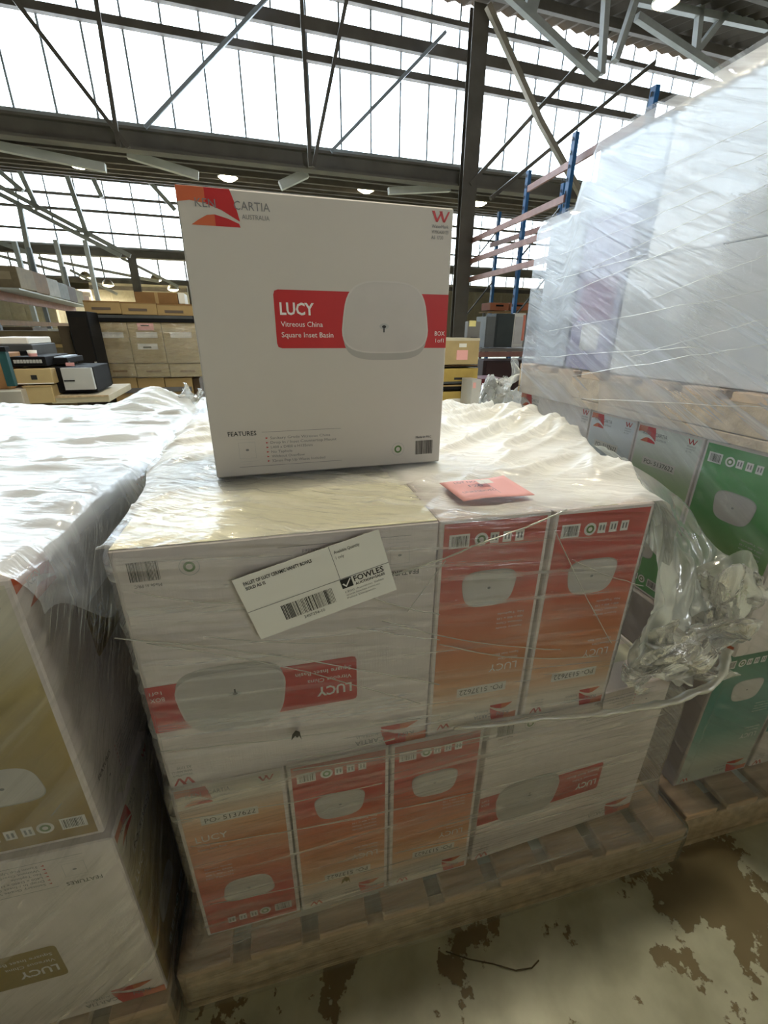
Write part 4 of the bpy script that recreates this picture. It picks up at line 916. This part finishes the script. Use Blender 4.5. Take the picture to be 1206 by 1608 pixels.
# blue pallet racking, right: frames along the aisle
HR = 4.6
tops = {'E': (1030, 135), 'A': (905, 208), 'Bq': (831, 268), 'D': (738, 318)}
fr = {}
for k, (x, y) in tops.items():
    v = vfor(x, y, HR); fr[k] = (uvz(x, y, v)[0], v)
um = sum(f[0] for f in fr.values())/4
rk = empty('pallet_rack', B(um, fr['E'][1], 0)); tag(rk, 'tall blue pallet rack with faded pink beams at right', 'rack')
rel = lambda p: Vector(p)-rk.location
for k, (u, v) in fr.items():
    for du, nm in ((0, 'upright'), (.95, 'upright')):
        if k == 'E' and du: continue
        b = MB(); p0, p1 = B(u+du, v, 0), B(u+du, v, HR if not du else HR-.15)
        b.bar(rel(p0), rel(p1), .10, .08); o = b.build(nm, blue, rk)
        h = MB()
        for q in range(22):
            z = .3+q*.2; c = B(u+du-.055, v-.0, z); h.add([rel(c+Vector((0, -.02, -.03))), rel(c+Vector((0, .02, -.03))), rel(c+Vector((0, .02, .03))), rel(c+Vector((0, -.02, .03)))], [(0, 1, 2, 3)])
        so = h.build('slots', black, o); so['kind'] = 'stuff'
    if k != 'E':
        for q in range(3): MB().bar(rel(B(u, v, .3+1.3*q)), rel(B(u+.95, v, 1.4+1.3*q)), .035).build('brace', dgrey, rk)
def rbeam(k0, y0, k1, y1, du=0):
    (ua, va), (ub, vb) = fr[k0], fr[k1]; za = (uvz(tops[k0][0]-15, y0, va)[2]+uvz(tops[k1][0]-8, y1, vb)[2])/2
    MB().bar(rel(B(ua+du-.05, va, za)), rel(B(ub+du-.05, vb, za)), .05, .12).build('beam', rackpink, rk); return za
Z1 = rbeam('A', 313, 'D', 382); Z2 = rbeam('A', 357, 'D', 417); Z3 = rbeam('A', 400, 'D', 445)
MB().bar(rel(B(fr['E'][0], fr['E'][1], 4.25)), rel(B(fr['Bq'][0], fr['Bq'][1], 4.25)), .05, .12).build('beam', rackpink, rk)
for du in (.95,):
    MB().bar(rel(B(um+du, fr['A'][1], Z1)), rel(B(um+du, fr['D'][1], Z1)), .05, .12).build('beam', rackpink, rk)
# low shelf with goods at the rack's foot
sh = empty('display_shelf', bp(800, 548, 8.2)); tag(sh, 'grey shelf with pink front edge below the blue rack', 'shelf')
a = bp(752, 550, 8.2)-sh.location; b = bp(860, 549, 8.2)-sh.location; up_ = Vector((0, 0, 1))
MB().bar(a+Vector((0, .3, 0)), b+Vector((0, .3, 0)), .62, .05).build('top', mat('shelf_grey', (.22, .2, .19), .6), sh); MB().bar(a+Vector((0, 0, -.08)), b+Vector((0, 0, -.08)), .03, .10).build('front_edge', rackpink, sh)
for p in (a, b): MB().bar(p+Vector((0, .1, -.05)), Vector((p.x, p.y+.1, -sh.location.z)), .06).build('leg', blue, sh)
SZ = sh.location.z+.027
def good(nm, lb, cat, r, v, d, m, pn=None, pm=None):
    o = bgbox(nm, lb, cat, r, v, d, m, z0=SZ)
    sub(o, pn or 'door', .1, .9, .1, .9, pm or m, .01); return o
good('locker', 'grey locker on the display shelf, left of the dark cabinet', 'locker', (762, 497, 777, 545), 8.3, .4, mat('locker_grey', (.14, .15, .16), .5))
good('locker', 'dark teal grey cabinet on the display shelf', 'cabinet', (777, 493, 806, 545), 8.35, .4, mat('locker_dark', (.045, .055, .06), .5))
o = good('display_board', 'white and pink display board beside the dark cabinet', 'board', (806, 492, 823, 542), 8.4, .08, white, 'print', mat('board_print', (.62, .6, .62), .5)); sub(o, 'pink_edge', .8, 1, .2, .95, mat('salmon', (.75, .25, .18), .5), .02)
for k in range(3):
    q_ = bp(830+9*k, 538, 8.35); o = empty('jug', (q_.x, q_.y, SZ)); tag(o, ('left', 'middle', 'right')[k]+' pale plastic jug on the display shelf', 'jug', 'jugs on the display shelf')
    MB().lathe([(.001, 0), (.05, 0), (.055, .02), (.055, .2), (.02, .26), (.02, .29), (.001, .29)], 12).build('body', mat('jug_plastic', (.5, .45, .4), .4), o, True); MB().lathe([(.022, .285), (.022, .31), (.001, .31)], 10).build('cap', mat('salmon', (.75, .25, .18), .5), o, True)
for k in range(2):
    o = bgbox('crate', ('left', 'right')[k]+' orange crate on the far rack shelf', 'crate', (770+31*k, 476, 799+31*k, 487), 12.0, .5, mat('crate_orange', (.32, .10, .045), .6)); sub(o, 'slot', .3, .7, .5, .75, black, .01); 
sb_ = bp(765, 488, 12.0); b = bp(835, 488, 12.0); o = empty('shelf_board', sb_); tag(o, 'narrow far shelf carrying two orange crates', 'shelf'); MB().bar(Vector((0, .25, -.03)), b-sb_+Vector((0, .25, -.03)), .5, .04).build('board', kraft3, o)
for t in (0, 1): p = (b-sb_)*t; MB().bar(p+Vector((0, .2, -.05)), Vector((p.x, p.y+.2, -sb_.z)), .06).build('leg', steel_d, o)
o = bgbox('flat_screen', 'small grey monitor with yellow note by the blue upright', 'monitor', (734, 505, 754, 530.5), VR+.1, .08, mat('monitor_grey', (.16, .16, .16), .5)); sub(o, 'note', .1, .6, .7, 1.05, mat('yellow_note', (.75, .68, .3), .7), .01); sub(o, 'stand', .3, .7, 0, .05, dgrey, .05)
# brown cartons right of the standing white carton
o = bgbox('carton', 'brown carton with pink note right of the standing white carton', 'carton', (688, 531, 752, 573), VR, .5, kraft2); sub(o, 'pink_note', .45, .72, .18, .55, pink, .008); sub(o, 'flap', 0, 1, .9, 1, mat('tape_pale', (.55, .5, .38), .5), .004); sub(o, 'label', .5, .68, .66, .8, white, .004)
o = bgbox('carton', 'yellowish carton below the brown carton with pink note', 'carton', (688, 578, 750, 603), VR+.02, .5, mat('carton_yellow', (.44, .32, .09), .7, var=.12)); sub(o, 'lettering', .4, .7, .25, .4, K, .004); sub(o, 'band', 0, 1, .0, .14, dgrey, .004)
o = bgbox('carton', 'yellowish carton with white label just above the white sheet', 'carton', (684, 614, 739, 650), VR+.02, .5, mat('carton_yellow', (.44, .32, .09), .7, var=.12), z0=0); sub(o, 'label', .35, .85, .62, .82, white, .004)
o = bgbox('gap_shade', 'thin dark strip for the shaded gap under the carton with pink note', 'board', (688, 573.5, 750, 577), VR+.01, .5, black); sub(o, 'edge', 0, 1, .7, 1, kraft3, .004)  # black strip painting the shade between the stacked cartons
o = bgbox('gap_shade', 'thin dark strip for the shaded gap under the yellowish carton', 'board', (686, 603.5, 740, 613), VR+.01, .5, black); sub(o, 'edge', 0, 1, .7, 1, kraft, .004)  # same for the lower gap: shade given as a black strip
o = bgbox('carton', 'slim white carton with pink tag at the gap', 'carton', (740, 596, 754, 645), VR-.3, .3, mat('carton_greywhite', (.5, .5, .5), .6), z0=0); sub(o, 'pink_tag', .1, .4, .85, .95, pink, .006)
o = bgbox('carton', 'dark red carton in the gap behind the white sheet', 'carton', (755, 594, 790, 650), VR+.4, .5, mat('carton_dark_red', (.10, .008, .012), .5), z0=0); sub(o, 'print', .2, .8, .55, .8, mat('dark_red_print', (.22, .02, .025), .5), .006)
o = bgbox('cabinet', 'black cabinet under the display shelf', 'cabinet', (756, 565, 850, 640), 7.6, .6, mat('maroon_black', (.02, .008, .01), .5), z0=0); sub(o, 'door', .05, .48, .05, .95, mat('maroon_door', (.03, .01, .012), .5), .01); sub(o, 'door', .52, .95, .05, .95, mat('maroon_door', (.03, .01, .012), .5), .01)
for o in bpy.data.objects:
    if '_s' in o: del o['_s']
